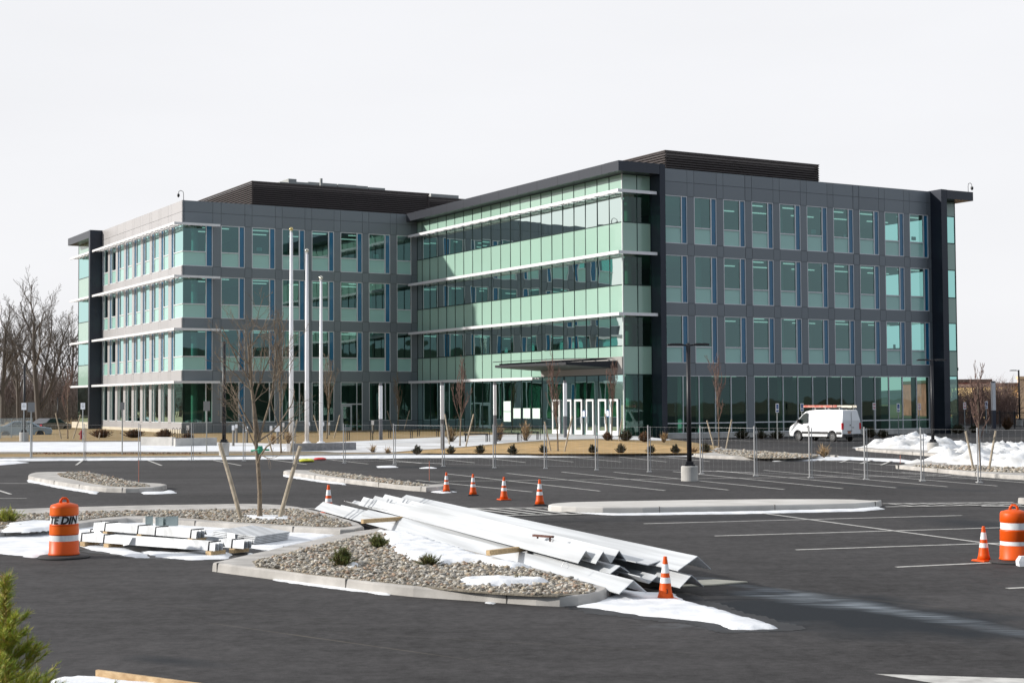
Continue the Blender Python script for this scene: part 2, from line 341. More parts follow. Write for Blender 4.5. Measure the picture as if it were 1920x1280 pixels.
# lot markings
MLINE = mat('white_road_paint', (.62, .61, .58), .75, col2=(.40, .39, .37), scale=5, detail=8)
mb = MB(); li = [0]
def line(a, b, w=.11):
    A, B = G(*a), G(*b); d = (B-A).normalized(); s = Vector((-d.y, d.x, 0))*w/2; z = .0045+.0004*li[0]; li[0] += 1
    mb.face([(p.x, p.y, z) for p in (A-s, B-s, B+s, A+s)])
for a, b in [((1207, 981.5), (1803, 966)), ((1340, 1004.5), (1960, 986.5)), ((1492, 1030.5), (1960, 1015)), ((1680, 1063), (1960, 1050)), ((1888, 1103), (1990, 1098)), ((1412, 959.5), (1990, 1037)),
    ((780, 900), (997, 922)), ((838, 888), (1125, 920.5)), ((950, 887), (1247, 919.5)), ((1053, 884.5), (1366, 918.5)), ((1152, 885), (1470, 917.5)), ((1262, 884), (1580, 916)), ((1343, 882.5), (1680, 914.5)), ((1432, 881.5), (1776, 912.5)), ((1515, 881), (1870, 911)), ((1600, 879.5), (1960, 908)), ((1690, 885), (1960, 903)),
    ((800, 902.5), (1700, 893)), ((1700, 893), (1840, 890.5)),
    ((830, 861), (890, 867.5)), ((905, 858), (985, 867)), ((990, 857.5), (1075, 866)), ((1068, 857), (1165, 866)), ((1160, 856.5), (1250, 866)), ((1230, 856), (1330, 865)), ((1325, 857), (1405, 864)), ((710, 860), (790, 869)), ((620, 862), (690, 870)), ((510, 862), (575, 871)), ((400, 863), (452, 873)), ((277, 863), (303, 873)), ((155, 863), (143, 872)), ((-20, 866), (35, 864)),
    ((-10, 906.5), (120, 907)), ((-5, 919), (20, 927)), ((-20, 935), (50, 935))]: line(a, b)
for a, b in [((868, 953.5), (1025, 952.5)), ((925, 967.5), (1090, 964.5))]: line(a, b, .18)
for i in range(5): line((880+i*36, 953.5+i*.1), (970+i*32, 964.5), .14)
line((1655, 945), (1900, 942.5), .14); line((1660, 951), (1930, 946.5), .14); line((1840, 949.5), (1990, 951), .2)
for i in range(8): line((1665+i*30, 945-i*.25), (1712+i*34, 950-i*.3), .1)
line((520, 953), (660, 957), .12)
for a, b in [((1500, 861), (1740, 877))]: line(a, b, .12)
for i in range(5): line((1520+i*38, 858+i*1.6), (1500+i*38, 862+i*2.6), .12)
mb.face([(*G(px, py).xy, .0042) for px, py in ((1640, 1263), (1930, 1272), (1960, 1296), (1800, 1288))])
mb.build('parking_lot_markings', MLINE)['kind'] = 'structure'
# islands
def stones(name, label, P, n, size, z=.15, parent=None, seed=1):
    rnd = random.Random(seed); xs = [p[0] for p in P]; ys = [p[1] for p in P]
    ico = [(0,0,-1),(.72,-.53,-.45),(-.28,-.85,-.45),(-.89,0,-.45),(-.28,.85,-.45),(.72,.53,-.45),(.28,-.85,.45),(-.72,-.53,.45),(-.72,.53,.45),(.28,.85,.45),(.89,0,.45),(0,0,1)]
    fc = [(0,1,2),(1,0,5),(0,2,3),(0,3,4),(0,4,5),(1,5,10),(2,1,6),(3,2,7),(4,3,8),(5,4,9),(1,10,6),(2,6,7),(3,7,8),(4,8,9),(5,9,10),(6,10,11),(7,6,11),(8,7,11),(9,8,11),(10,9,11)]
    fc = [f[::-1] for f in fc]
    fc = [(a, b, c) for a, b, c in fc]
    mb = MB(); k = 0
    while k < n:
        x = rnd.uniform(min(xs), max(xs)); y = rnd.uniform(min(ys), max(ys))
        if edist(x, y, P) < size*.25: continue
        k += 1; s = size*rnd.uniform(.5, 1.25); rz = rnd.uniform(0, 6.28); a, b, c = s*rnd.uniform(.7, 1.2), s*rnd.uniform(.5, .8), s*rnd.uniform(.3, .6)
        zz = z + c*rnd.uniform(.1, 1.3); ca, sa = math.cos(rz), math.sin(rz); vs = []; tl = rnd.uniform(-.5, .5)
        for vx, vy, vz in ico:
            j = 1+rnd.uniform(-.15, .15); px, py, pz = vx*a*j, vy*b*j, vz*c*j+vx*a*tl*.5; vs.append((x+px*ca-py*sa, y+px*sa+py*ca, zz+pz))
        mb.add(vs, fc)
    o = mb.build(name, MSTN); o['kind'] = 'stuff'; o['label'] = label; o['category'] = 'gravel'; return o
def island(name, outer, inner, nst=0, size=.05, label='', h=.15, it=1, joints=True, bed=True, m=None, seed=1):
    O = [G(p[0], p[1], p[2] if len(p) > 2 else 0.0) for p in outer]; O = chaikin([(p.x, p.y) for p in O], it)
    mb = MB(); P = [(p[0], p[1]) for p in O]; cx = sum(p[0] for p in P)/len(P); cy = sum(p[1] for p in P)/len(P); n = len(P)
    # chamfered kerb edge
    def off(d):
        R_ = []
        ar = sum(P[i][0]*P[(i+1)%n][1]-P[(i+1)%n][0]*P[i][1] for i in range(n)); sg = 1 if ar > 0 else -1
        for i in range(n):
            a, b, c = P[i-1], P[i], P[(i+1)%n]; n1 = Vector((-(b[1]-a[1]), b[0]-a[0])).normalized()*sg; n2 = Vector((-(c[1]-b[1]), c[0]-b[0])).normalized()*sg
            nn_ = (n1+n2); nn_ = nn_.normalized() if nn_.length > .1 else n1; R_.append((b[0]+nn_.x*d, b[1]+nn_.y*d))
        return R_
    if sum(P[i][0]*P[(i+1)%n][1]-P[(i+1)%n][0]*P[i][1] for i in range(n)) < 0: P = P[::-1]
    rings = [(P, -.01), (off(.012), h-.03), (off(.022), h-.01), (off(.045), h)]
    base = len(mb.v)
    for R_, z in rings: mb.v += [(x, y, z) for x, y in R_]
    for k in range(len(rings)-1):
        for i in range(n): mb.f.append((k*n+i, k*n+(i+1)%n, (k+1)*n+(i+1)%n, (k+1)*n+i)); mb.m.append(0)
    mb.f.append(tuple(3*n+i for i in range(n))); mb.m.append(0)
    if joints:                        # saw-cut joints every 3 m
        acc = 0
        for i in range(n):
            a = Vector((*P[i], 0)); b = Vector((*P[(i+1)%n], 0)); L_ = (b-a).length; d = (b-a).normalized(); s = Vector((d.y, -d.x, 0))
            t = 0
            while acc + (L_-t) > 3.0:
                t += 3.0-acc; acc = 0; p = a+d*t
                mb.obox(p - s*.06 + Vector((0, 0, h/2)), d*.006, s*.064, Vector((0, 0, h/2+.0015)), 1)
            acc += L_-t
    o = mb.build(name, [m or MCON2, mat('kerb_joint', (.12, .11, .10), .95)]); o['kind'] = 'structure'
    if inner and bed:
        I = [(p.x, p.y) for p in (G(a, b, h) for a, b in inner)]; I = [(p[0], p[1]) for p in chaikin(I, 1)]
        mb = MB(); mb.prism(I, h-.02, h+.004); g = mb.build('gravel_bed', MSOIL); g['kind'] = 'structure'
        if nst: stones('river_stones', label, I, nst, size, h, seed=seed)
        return I
    return P
I1 = island('kerb_island', [(397, 1071), (560, 1092), (740, 1116), (900, 1127), (1035, 1137), (1100, 1135), (1136, 1127), (1147, 1113), (1143, 1099, .15), (1050, 1073, .15), (900, 1035, .15), (760, 1001, .15), (700, 986, .15), (400, 1053, .15)],
    [(445, 1058), (560, 1031), (700, 998), (745, 1003), (900, 1045), (1060, 1082), (1105, 1095), (1120, 1107), (1098, 1113), (1030, 1117), (900, 1109), (780, 1098), (620, 1081)], 5200, .044, 'tan river stones filling the large kerbed island in front', seed=3)
I2 = island('kerb_island', [(-60, 956, .15), (210, 947, .15), (400, 944, .15), (480, 943, .15), (545, 946, .15), (620, 962, .15), (690, 984, .15), (660, 1006), (560, 1000), (420, 992), (330, 986), (250, 981), (200, 986), (120, 997), (-60, 1015)],
    [(-60, 968), (120, 961), (300, 957), (500, 955), (555, 955), (605, 966), (668, 984), (640, 989), (560, 985), (420, 977), (330, 969), (250, 966), (190, 970), (120, 980), (-60, 997)], 5200, .045, 'grey tan stones in the island behind the bundles', seed=4, h=.144)
I3 = island('kerb_island', [(52, 900), (110, 911), (185, 922), (250, 924), (300, 921), (317, 915), (250, 903, .15), (170, 884, .15), (70, 884, .15), (53, 888, .15)],
    [(95, 889), (150, 884), (165, 885), (240, 902), (292, 911.5), (245, 913), (190, 910)], 1500, .055, 'stones in the small kerbed island on the left', seed=5)
I4 = island('kerb_island', [(530, 890), (600, 900), (700, 912), (790, 922), (830, 921), (838, 915), (800, 908, .15), (620, 883, .15), (560, 880, .15), (534, 881, .15)],
    [(575, 882), (610, 883), (795, 908), (808, 911), (760, 910), (690, 901), (600, 889)], 1500, .055, 'stones in the long narrow kerbed island behind the beams', seed=6)
island('kerb_island', [(1025, 957), (1060, 960), (1150, 962), (1400, 958), (1600, 954), (1645, 951), (1656, 947), (1640, 938, .15), (1590, 935, .15), (1400, 935, .15), (1080, 940, .15), (1035, 943, .15)], None, m=mat('light_slab_concrete', (.62, .60, .57), .85, col2=(.50, .48, .45), scale=1.0, bump=.2, bscale=40))
island('kerb_island', [(1905, 943), (1960, 948), (2100, 948), (2100, 930, .15), (1920, 932, .15)], None)
I5 = island('kerb_island', [(1300, 858), (1400, 862), (1480, 862.5), (1560, 858), (1575, 854, .15), (1500, 849, .15), (1400, 843, .15), (1320, 838, .15), (1300, 843, .15)],
    [(1330, 842), (1400, 845), (1500, 851), (1545, 855), (1490, 859), (1420, 858), (1350, 851)], 900, .07, 'stones in the kerbed island before the van', seed=7)
I6 = island('kerb_island', [(1600, 844), (1700, 852), (1790, 858), (1800, 853), (1790, 846, .15), (1690, 838, .15), (1620, 838, .15)], None)
I7 = island('kerb_island', [(1678, 878), (1750, 885), (1850, 895), (1990, 903), (1990, 850, .15), (1790, 850, .15), (1745, 862, .15), (1685, 872, .15)],
    [(1700, 872), (1800, 873), (1990, 880), (1990, 888), (1850, 884), (1740, 877)], 900, .07, 'stones along the kerb under the big snow bank', seed=8)
# thin snow
def snow(name, label, lst, h=.03, edge=.18, res=.07, z=0.0, terr=False, m=None, seed=0, **k):
    mb = MB()
    for i, pts in enumerate(lst):
        P = [(GT(*p) if terr else G(p[0], p[1], z)) for p in pts]; P = [(p.x, p.y) for p in P]
        snow_mesh(mb, P, h, edge, res, (lambda x, y: tz(y)+.008) if terr else (lambda x, y: z), seed=seed+i*7, **k)
    o = mb.build(name, m or MSNOW, smooth=True); o['kind'] = 'stuff'; o['label'] = label; o['category'] = 'snow'; return o
snow('snow_patch', 'white snow patch at the foot of the front cone', [[(1072, 1137), (1110, 1133), (1143, 1117), (1149, 1103), (1175, 1108), (1219, 1112), (1268, 1113), (1290, 1127), (1369, 1148), (1420, 1163), (1478, 1180), (1376, 1180), (1347, 1171), (1289, 1163), (1194, 1153), (1150, 1147), (1121, 1142)]], .04, .2, .05, lump=.012, ls=2)
def damp(label, lst, grow=.12, seed=0):
    mb = MB()
    for i, pts in enumerate(lst):
        P = [G(*p) for p in pts]; P = [(p.x, p.y) for p in P]; P2 = []
        ar = sum(P[k][0]*P[(k+1) % len(P)][1]-P[(k+1) % len(P)][0]*P[k][1] for k in range(len(P))); sg = -1 if ar > 0 else 1
        for k in range(len(P)):
            a, c = P[k-1], P[(k+1) % len(P)]; t_ = Vector((c[0]-a[0], c[1]-a[1], 0)).normalized(); P2.append((P[k][0]-t_.y*sg*grow, P[k][1]+t_.x*sg*grow))
        n0 = len(mb.v); snow_mesh(mb, P2, .0, .25, .06, seed=seed+i, wob=.7)
        for k in range(n0, len(mb.v)): mb.v[k] = (mb.v[k][0], mb.v[k][1], .003)
    o = mb.build('damp_asphalt', mat('damp_asphalt', (.020, .021, .024), .55, var=.3, scale=3, spec=.2)); o['kind'] = 'structure'; return o
damp('', [[(1072, 1137), (1121, 1142), (1194, 1153), (1289, 1163), (1376, 1180), (1478, 1180), (1369, 1148), (1290, 1127), (1268, 1113), (1200, 1112), (1160, 1118)]], .22)
damp('', [[(20, 1036), (60, 1044), (150, 1028), (280, 1044), (300, 1044), (430, 1047), (484, 1042), (540, 1034), (500, 1020), (300, 1020), (100, 1010)]], .25, 5)
snow('snow_patch', 'thin snow lying along the front kerb', [[(505, 1084), (580, 1091), (735, 1112), (735, 1117), (620, 1103), (515, 1089)], [(905, 1127), (932, 1129), (928, 1133), (906, 1131)]], .02, .1, .05, seed=4)
snow('snow_patch', 'white snow on the stones behind the green shrubs', [[(709, 992), (734, 1000), (764, 1000), (905, 1043), (990, 1063), (960, 1068), (895, 1056), (862, 1056), (828, 1060), (773, 1052), (747, 1041), (728, 1026)], [(855, 1088), (900, 1084), (990, 1087), (1045, 1092), (990, 1098), (920, 1101), (870, 1097)], [(640, 1060), (662, 1054), (682, 1060), (660, 1066)]], .075, .2, .05, z=.15, lump=.02, ls=3, seed=11)
snow('snow_patch', 'snow under and around the wrapped bundles', [[(-60, 1010), (30, 1002), (95, 994), (160, 986), (240, 975), (300, 982), (420, 990), (520, 996), (560, 999), (640, 1003), (560, 1022), (520, 1034), (470, 1028), (430, 1020), (300, 1012), (220, 1018), (150, 1014), (100, 1040), (60, 1046), (0, 1038), (-60, 1030)], [(150, 1020), (215, 1021), (275, 1038), (288, 1046), (250, 1046), (190, 1034), (150, 1028)], [(255, 1032), (330, 1036), (400, 1034), (440, 1036), (430, 1048), (360, 1050), (290, 1045)], [(455, 1036), (480, 1036), (484, 1041), (462, 1041)]], .035, .2, .06, seed=21)
snow('snow_patch', 'snow in the stones beside the far left shrub', [[(10, 983), (60, 976), (120, 979), (110, 990), (50, 996), (5, 995)], [(455, 967), (540, 968), (555, 974), (470, 974)]], .05, .2, .08, z=.15, seed=31)
snow('snow_patch', 'snow strip lying along the road kerb', [[(-500, 866), (0, 860.5), (300, 859.5), (640, 856), (900, 854), (1180, 853), (1310, 852.5), (1400, 855), (1380, 857), (1310, 855.5), (1180, 856), (900, 857.5), (640, 859.5), (300, 862.5), (0, 864), (-500, 870)]], .10, .5, .35, seed=41, wob=.3)
snow('snow_patch', 'thin snow patches on the far lot by the sandbags', [[(700, 874), (745, 873), (748, 876), (705, 877)], [(785, 876), (820, 875), (820, 878), (788, 878)], [(-40, 866), (40, 865), (60, 867), (0, 872), (-40, 873)]], .04, .4, .15, seed=51)
snow('snow_patch', 'snow line beside the curved kerb behind the fence', [[(1430, 861), (1500, 857), (1560, 855), (1640, 860), (1700, 862), (1730, 868), (1660, 864.5), (1600, 862), (1540, 863), (1450, 865)]], .07, .5, .2, seed=61)
snow('snow_patch', 'snow along the long pale slab and left islands', [[(1060, 960), (1150, 963), (1400, 959), (1600, 954), (1645, 949), (1662, 954), (1620, 958), (1400, 963), (1150, 966)], [(52, 898), (110, 910), (185, 922), (182, 927), (105, 914), (50, 903)], [(262, 922), (300, 922), (320, 918), (334, 924), (300, 926), (268, 926)], [(530, 889), (600, 900), (650, 906), (648, 909), (595, 903), (530, 893)], [(803, 922), (830, 919), (858, 922), (830, 925)]], .03, .15, .09, seed=71)
snow('snow_patch', 'trodden snow on the sidewalk left of the flagpoles', [[(-300, 846), (300, 845), (600, 845), (640, 846), (560, 838), (430, 836), (300, 830), (100, 829), (-300, 831)]], .02, .8, .5, terr=True, m=MDSNOW, seed=81)
snow('snow_patch', 'snow in the bottom left corner by the plank', [[(60, 1300), (100, 1275), (150, 1270), (230, 1277), (300, 1284), (330, 1300)]], .05, .12, .04, seed=91)
def pile(name, label, pts, h, edge, seed, lump):
    mb = MB(); P = [G(*p) for p in pts]; snow_mesh(mb, [(p.x, p.y) for p in P], h, edge, .16, lump=lump, ls=1.0, seed=seed, wob=.6)
    return tag(mb.build(name, mat('ploughed_snow', (.84, .86, .89), .85, col2=(.60, .59, .57), scale=1.3, bump=.6, bscale=9, detail=9), smooth=True), label, 'snow pile')
pile('snow_pile', 'ploughed snow pile around the light pole by the drive', [(1596, 843), (1660, 848), (1770, 855), (1800, 853), (1808, 845), (1800, 836), (1720, 830), (1650, 834), (1618, 838)], .50, 2.4, 3, .40)
pile('snow_pile', 'big ploughed snow bank at the right edge', [(1728, 872), (1760, 878), (1830, 880), (1930, 884), (2050, 888), (2050, 858), (1930, 853), (1810, 853), (1770, 860)], .50, 1.8, 9, .42)
# hills far off
def hill(name, x0, x1, y, hf, m, depth=120):
    mb = MB(); n = 60; vs = []
    for i in range(n+1):
        x = x0+(x1-x0)*i/n; h = hf(x); vs += [(x, y, -1), (x, y+depth*.25, h*.8), (x, y+depth*.5, h), (x, y+depth, -1)]
    fs = []
    for i in range(n):
        for k in range(3): fs.append((i*4+k, i*4+4+k, i*4+5+k, i*4+1+k))
    mb.add(vs, [f[::-1] for f in fs]); o = mb.build(name, m, smooth=True); o['kind'] = 'structure'; return o
MHILL = mat('wooded_hill', (.10, .10, .115), .95, var=.25, scale=.05)
hill('hills', -420, -60, 640, lambda x: 9+4.5*math.exp(-((x+195)/35)**2)+2*noise.noise(Vector((x*.03, 1, 0))), MHILL)
hill('hills', 60, 600, 800, lambda x: 7+2*noise.noise(Vector((x*.02, 5, 0))), MHILL)
MHB = mat('unseen_wooded_hill', (.045, .055, .04), .95, var=.4, scale=.3)  # unseen hills behind and left of the camera, added for dark glass reflections
hill('hills', -500, 500, -190, lambda x: 20+9*noise.noise(Vector((x*.008, 9, 0)))+3*noise.noise(Vector((x*.06, 9, 0))), MHB, 60)
hill('hills', -500, -260, 60, lambda x: 10, MHB, 60)
hill('hills', -900, -150, 330, lambda x: 11+3*noise.noise(Vector((x*.02, 3, 0))), MHB, 60)
# ================================================================== OFFICE BUILDING
OX, OY = 39.37, 123.82; OFF = (OX, OY, 0)
bl = thing('office_building', 'four storey dark grey office building with green glass walls and louvred roof screens', 'building', LW(OX, OY, 0), PSI)
MPAN = mat('grey_metal_panel', (.185, .195, .225), .38, .3, island=[(0.182,0.203,0.222),(0.198,0.221,0.242),(0.196,0.219,0.239),(0.184,0.206,0.225),(0.190,0.212,0.232),(0.189,0.211,0.231),(0.193,0.216,0.236)], bump=.04, bscale=.5)
MPANL = mat('sunlit_grey_metal_panel', (.46, .45, .455), .38, .3, island=[(0.443,0.434,0.438),(0.476,0.466,0.471),(0.472,0.462,0.467),(0.449,0.439,0.444),(0.460,0.450,0.455),(0.458,0.448,0.453),(0.467,0.457,0.462)])  # same grey panel, lightened to carry the sunlight on the west wall
MGAP = mat('panel_joint', (.02, .02, .025), .8)
MFIN = mat('dark_navy_panel', (.022, .028, .042), .33, .3, var=.05, scale=.4)
MSOF = mat('roof_edge_panel', (.045, .050, .062), .35, .4)
MFRM = mat('silver_window_frame', (.68, .70, .72), .4, .25)
MCWF = mat('dark_green_mullion', (.018, .035, .034), .3, .3)
MSHD = mat('white_aluminium_blade', (.78, .78, .80), .38, .15)
MSPN = mat('green_spandrel_glass', (.42, .62, .51), .22, 0, island=[(0.328,0.499,0.411),(0.336,0.512,0.421),(0.332,0.505,0.416),(0.338,0.514,0.423),(0.338,0.515,0.424),(0.323,0.492,0.405),(0.322,0.490,0.404),(0.344,0.524,0.431),(0.329,0.500,0.412)], coat=.7, spec=.6)
MSPW = mat('pale_green_spandrel_glass', (.34, .56, .49), .2, 0, island=[(0.347,0.597,0.534),(0.340,0.586,0.524),(0.355,0.611,0.547),(0.343,0.590,0.528),(0.338,0.582,0.521),(0.355,0.611,0.547),(0.381,0.656,0.587),(0.375,0.646,0.578),(0.373,0.643,0.576)], coat=.7)
MBLU = mat('blue_glass_panel', (.015, .14, .27), .15, 0, var=.1, scale=.3, coat=.5)
MVIS = glassmat('vision_glass', (.28, .60, .56), .16, .012, .22)
MVISD = glassmat('tinted_ground_floor_glass', (.26, .52, .42), .05, .012, .2)
MLOU = mat('brown_louvre_metal', (.095, .080, .078), .5, .2)
MCEI = mat('ceiling_tile', (.42, .43, .42), .9)
MINT = mat('interior_wall', (.15, .20, .19), .9, var=.3, scale=.25)
MLAMP = mat('ceiling_light_strip', (.8, .8, .8), .5, emit=(1, .97, .88), estr=.75)
def FY(c): return lambda u, z, d: (u, c-d, z)
def FX(c): return lambda u, z, d: (c-d, u, z)
def tbox(mb, T, u0, u1, z0, z1, d0, d1, mi=0):
    p, q = T(u0, z0, d0), T(u1, z1, d1)
    mb.box(min(p[0], q[0]), max(p[0], q[0]), min(p[1], q[1]), max(p[1], q[1]), min(p[2], q[2]), max(p[2], q[2]), mi)
def panel_wall(T, ub, zb, holes, name, m):
    mb = MB(); g = .012
    for i in range(len(ub)-1):
        for j in range(len(zb)-1):
            u0, u1, z0, z1 = ub[i], ub[i+1], zb[j], zb[j+1]; cu, cz = (u0+u1)/2, (z0+z1)/2
            if any(h[0] < cu < h[1] and h[2] < cz < h[3] for h in holes): continue
            tbox(mb, T, u0+g, u1-g, z0+g, z1-g, -.05, 0, 0); tbox(mb, T, u0, u1, z0, z1, -.22, -.045, 1)
    return mb.build(name, [m, MGAP], bl, off=OFF)
def window(T, u0, u1, z0, z1, us=None, zs=None, blue=True, name='window', gl=None, fw=.06, extra=()):
    f = MB(); w = fw; da, db = -.14, -.02
    tbox(f, T, u0, u0+w, z0, z1, da, db); tbox(f, T, u1-w, u1, z0, z1, da, db); tbox(f, T, u0+w, u1-w, z0, z0+w, da, db); tbox(f, T, u0+w, u1-w, z1-w, z1, da, db)
    ur = u1-w
    if us: tbox(f, T, us-.045, us+.045, z0+w, z1-w, da, db); ur = us-.045
    if zs: tbox(f, T, u0+w, ur, zs-.04, zs+.04, da, db-.005)
    for e in extra: tbox(f, T, e-.035, e+.035, z0+w, z1-w, da, db+.002)
    fo = f.build(name, MFRM, bl, off=OFF)
    p = MB()
    def q(a, b, c, d_, mi):
        e = [-.09+random.uniform(-.005, .005) for _ in (0, 1)]; g = random.uniform(-.004, .004); p.face([T(a, c, e[0]+g), T(b, c, e[1]+g), T(b, d_, e[1]-g), T(a, d_, e[0]-g)], mi)
    if zs and gl is None: q(u0+w, ur, z0+w, zs-.04, 1); q(u0+w, ur, zs+.04, z1-w, 0)
    else: q(u0+w, ur, z0+w, z1-w, 0)
    if us: q(us+.045, u1-w, z0+w, z1-w, 2)
    p.build('pane', [gl or MVIS, MSPW, MBLU if blue else (gl or MVIS)], fo, off=OFF)
    return fo
Z0 = [5.59, 10.04, 14.45]; Z1 = [9.13, 13.59, 18.02]; ZS = [6.79, 11.23, 15.69]
RY, LY, WX, GX = 90.4, 123.82, 39.37, 61.5
# --- right wing front
T = FY(RY); c0 = [65.25+2.745*k for k in range(10)]; holes = []; ub = [64.4]
for c in c0:
    ub += [c, c+2.11]
    for i in range(3): holes.append((c, c+2.11, Z0[i], Z1[i]))
ub.append(92.9)
bays = [(65.3, 72.83), (73.5, 83.77), (84.4, 91.9)]
holes += [(a, b, .38, 4.67) for a, b in bays]
ub = sorted(set(ub) | {65.3, 72.83, 73.5, 83.77, 84.4, 91.9}); ub = [u for i, u in enumerate(ub) if i == 0 or u-ub[i-1] > 0.01]
panel_wall(T, ub, [.38, 4.67, 5.59, 9.13, 10.04, 13.59, 14.45, 18.02, 19.04, 20.0], holes, 'wall', MPAN)
mb = MB(); mb.box(64.3, 93.2, RY-.02, RY+.3, 0, .37); mb.build('concrete_base', MCON, bl, off=OFF)
for c in c0:
    for i in range(3): window(T, c, c+2.11, Z0[i], Z1[i], c+1.59, ZS[i])
for (a, b), ex in zip(bays, ([66.82, 68.3, 69.83, 71.31], [74.93, 76.38, 77.86, 79.36, 80.84, 82.33], [85.9, 87.42, 88.91, 90.47])):
    w = window(T, a, b, .38, 4.67, None, 1.13, name='storefront_window', gl=MVISD, extra=ex)
mb = MB(); tbox(mb, T, 66.72, 66.98, .40, 4.6, -.6, -.12); tbox(mb, T, 90.4, 90.62, .4, 4.6, -.6, -.12); mb.build('storefront_post', MFRM, bl, off=OFF)
# --- left wing front
T = FY(LY); c1 = [42.78, 45.56, 48.33, 51.11, 53.87, 56.63]; holes = []; ub = [39.37, 42.04]
for c in c1: ub += [c, c+2.13]
ub += [59.42, 60.9, 61.5]
zl0 = [1.17]+Z0; zl1 = [4.63]+Z1; zls = [None]+ZS
for k, c in enumerate(c1):
    for i in range(4): holes.append((c, c+2.13, zl0[i] if not (i == 0 and k == 4) else .3, zl1[i]))
holes += [(59.42, 60.9, zl0[i], zl1[i]) for i in range(4)] + [(39.3, 42.04, zl0[i], zl1[i]) for i in range(4)]
ZBL = [0.0, .3, 1.17, 4.63, 5.59, 9.13, 10.04, 13.59, 14.45, 18.02, 19.04, 20.0]
panel_wall(T, ub, ZBL, holes, 'wall', MPAN)
for k, c in enumerate(c1):
    for i in range(4):
        if i == 0 and k == 4: continue
        window(T, c, c+2.13, zl0[i], zl1[i], c+1.62, zls[i], blue=(i > 0 or k < 1), gl=MVISD if i == 0 else None)
for i in range(4): window(T, 59.42, 60.9, zl0[i], zl1[i], None, zls[i], gl=MVISD if i == 0 else None)
# side door under its glazed transom
c = c1[4]; f = MB()
for a, b, z, zz in ((c, c+.06, .3, 4.63), (c+2.07, c+2.13, .3, 4.63), (c+.06, c+2.07, 4.57, 4.63), (c+.06, c+2.07, 2.62, 2.72), (c+1.54, c+1.6, .3, 2.62), (c+1.54, c+1.6, 2.72, 4.57)): tbox(f, T, a, b, z, zz, -.14, -.02)
f = f.build('window', MFRM, bl, off=OFF); p = MB()
p.face([T(c+.06, 2.72, -.09), T(c+2.07, 2.72, -.09), T(c+2.07, 4.57, -.09), T(c+.06, 4.57, -.09)]); p.face([T(c+1.1, .3, -.09), T(c+2.07, .3, -.09), T(c+2.07, 2.62, -.09), T(c+1.1, 2.62, -.09)]); p.build('pane', MVISD, f, off=OFF)
def door(T, u0, u1, z0, z1, m, hs=1):
    d = MB(); w = .15
    for a, b, z, zz in ((u0, u0+w, z0, z1), (u1-w, u1, z0, z1), (u0+w, u1-w, z0, z0+.32), (u0+w, u1-w, z1-w, z1)): tbox(d, T, a, b, z, zz, -.1, .0)
    d = d.build('door', m, bl, off=OFF); p = MB(); p.face([T(u0+w, z0+.32, -.05), T(u1-w, z0+.32, -.05), T(u1-w, z1-w, -.05), T(u0+w, z1-w, -.05)]); p.build('pane', MVISD, d, off=OFF)
    h = MB(); uu = u1-.1 if hs > 0 else u0+.1; tbox(h, T, uu-.02, uu+.02, z0+.85, z0+1.35, .03, .07); tbox(h, T, uu-.02, uu+.02, z0+.88, z0+.92, -.01, .03); tbox(h, T, uu-.02, uu+.02, z0+1.28, z0+1.32, -.01, .03); h.build('handle', MFRM, d, off=OFF)
door(T, c+.08, c+1.08, .32, 2.6, mat('silver_door', (.5, .53, .55), .4, .3))
# corner windows of the left wing (glass on both faces)
TX = FX(WX)
for i in range(4):
    z0, z1 = zl0[i], zl1[i]; f = MB()
    for TT, a, b, s in ((T, 39.43, 42.04, 41.47), (TX, 123.88, 126.9, 126.28)):
        tbox(f, TT, b-.06, b, z0, z1, -.14, -.02); tbox(f, TT, a, b-.06, z0, z0+.06, -.14, -.02); tbox(f, TT, a, b-.06, z1-.06, z1, -.14, -.02); tbox(f, TT, s-.04, s+.04, z0+.06, z1-.06, -.14, -.02)
        if i: tbox(f, TT, a, s-.04, ZS[i-1]-.04, ZS[i-1]+.04, -.14, -.025)
    fo = f.build('corner_window', MFRM, bl, off=OFF); p = MB()
    for TT, a, b, s in ((T, 39.46, 41.98, 41.47), (TX, 123.91, 126.84, 126.28)):
        def q(u0, u1, c_, d_, mi): p.face([TT(u0, c_, -.09), TT(u1, c_, -.09), TT(u1, d_, -.09), TT(u0, d_, -.09)], mi)
        if i: q(a, s-.04, z0+.06, ZS[i-1]-.04, 1); q(a, s-.04, ZS[i-1]+.04, z1-.06, 0); q(s+.04, b, z0+.06, z1-.06, 2)
        else: q(a, b, z0+.06, z1-.06, 0)
    p.build('pane', [MVIS if i else MVISD, MSPW, MBLU], fo, off=OFF)
# --- west wall
holes = [(123.8, 126.9, zl0[i], zl1[i]) for i in range(4)]; ub = [123.82, 126.9]; c2 = [127.72+2.795*k for k in range(8)]
for c in c2:
    ub += [c, c+2.14]
    for i in range(4): holes.append((c, c+2.14, zl0[i], zl1[i]))
panel_wall(TX, ub, ZBL[1:], holes, 'wall', MPANL)
mb = MB(); mb.box(WX-.04, WX+.3, 123.9, 149.5, 0, .62); mb.box(WX-.5, WX+.3, 149.9, 159.2, 0, 1.0); mb.build('concrete_base', mat('buff_concrete', (.55, .50, .40), .9, var=.08, scale=1), bl, off=OFF)
for c in c2:
    for i in range(4): window(TX, c, c+2.14, zl0[i], zl1[i], c+1.5, zls[i], blue=i > 0, gl=MVISD if i == 0 else None)
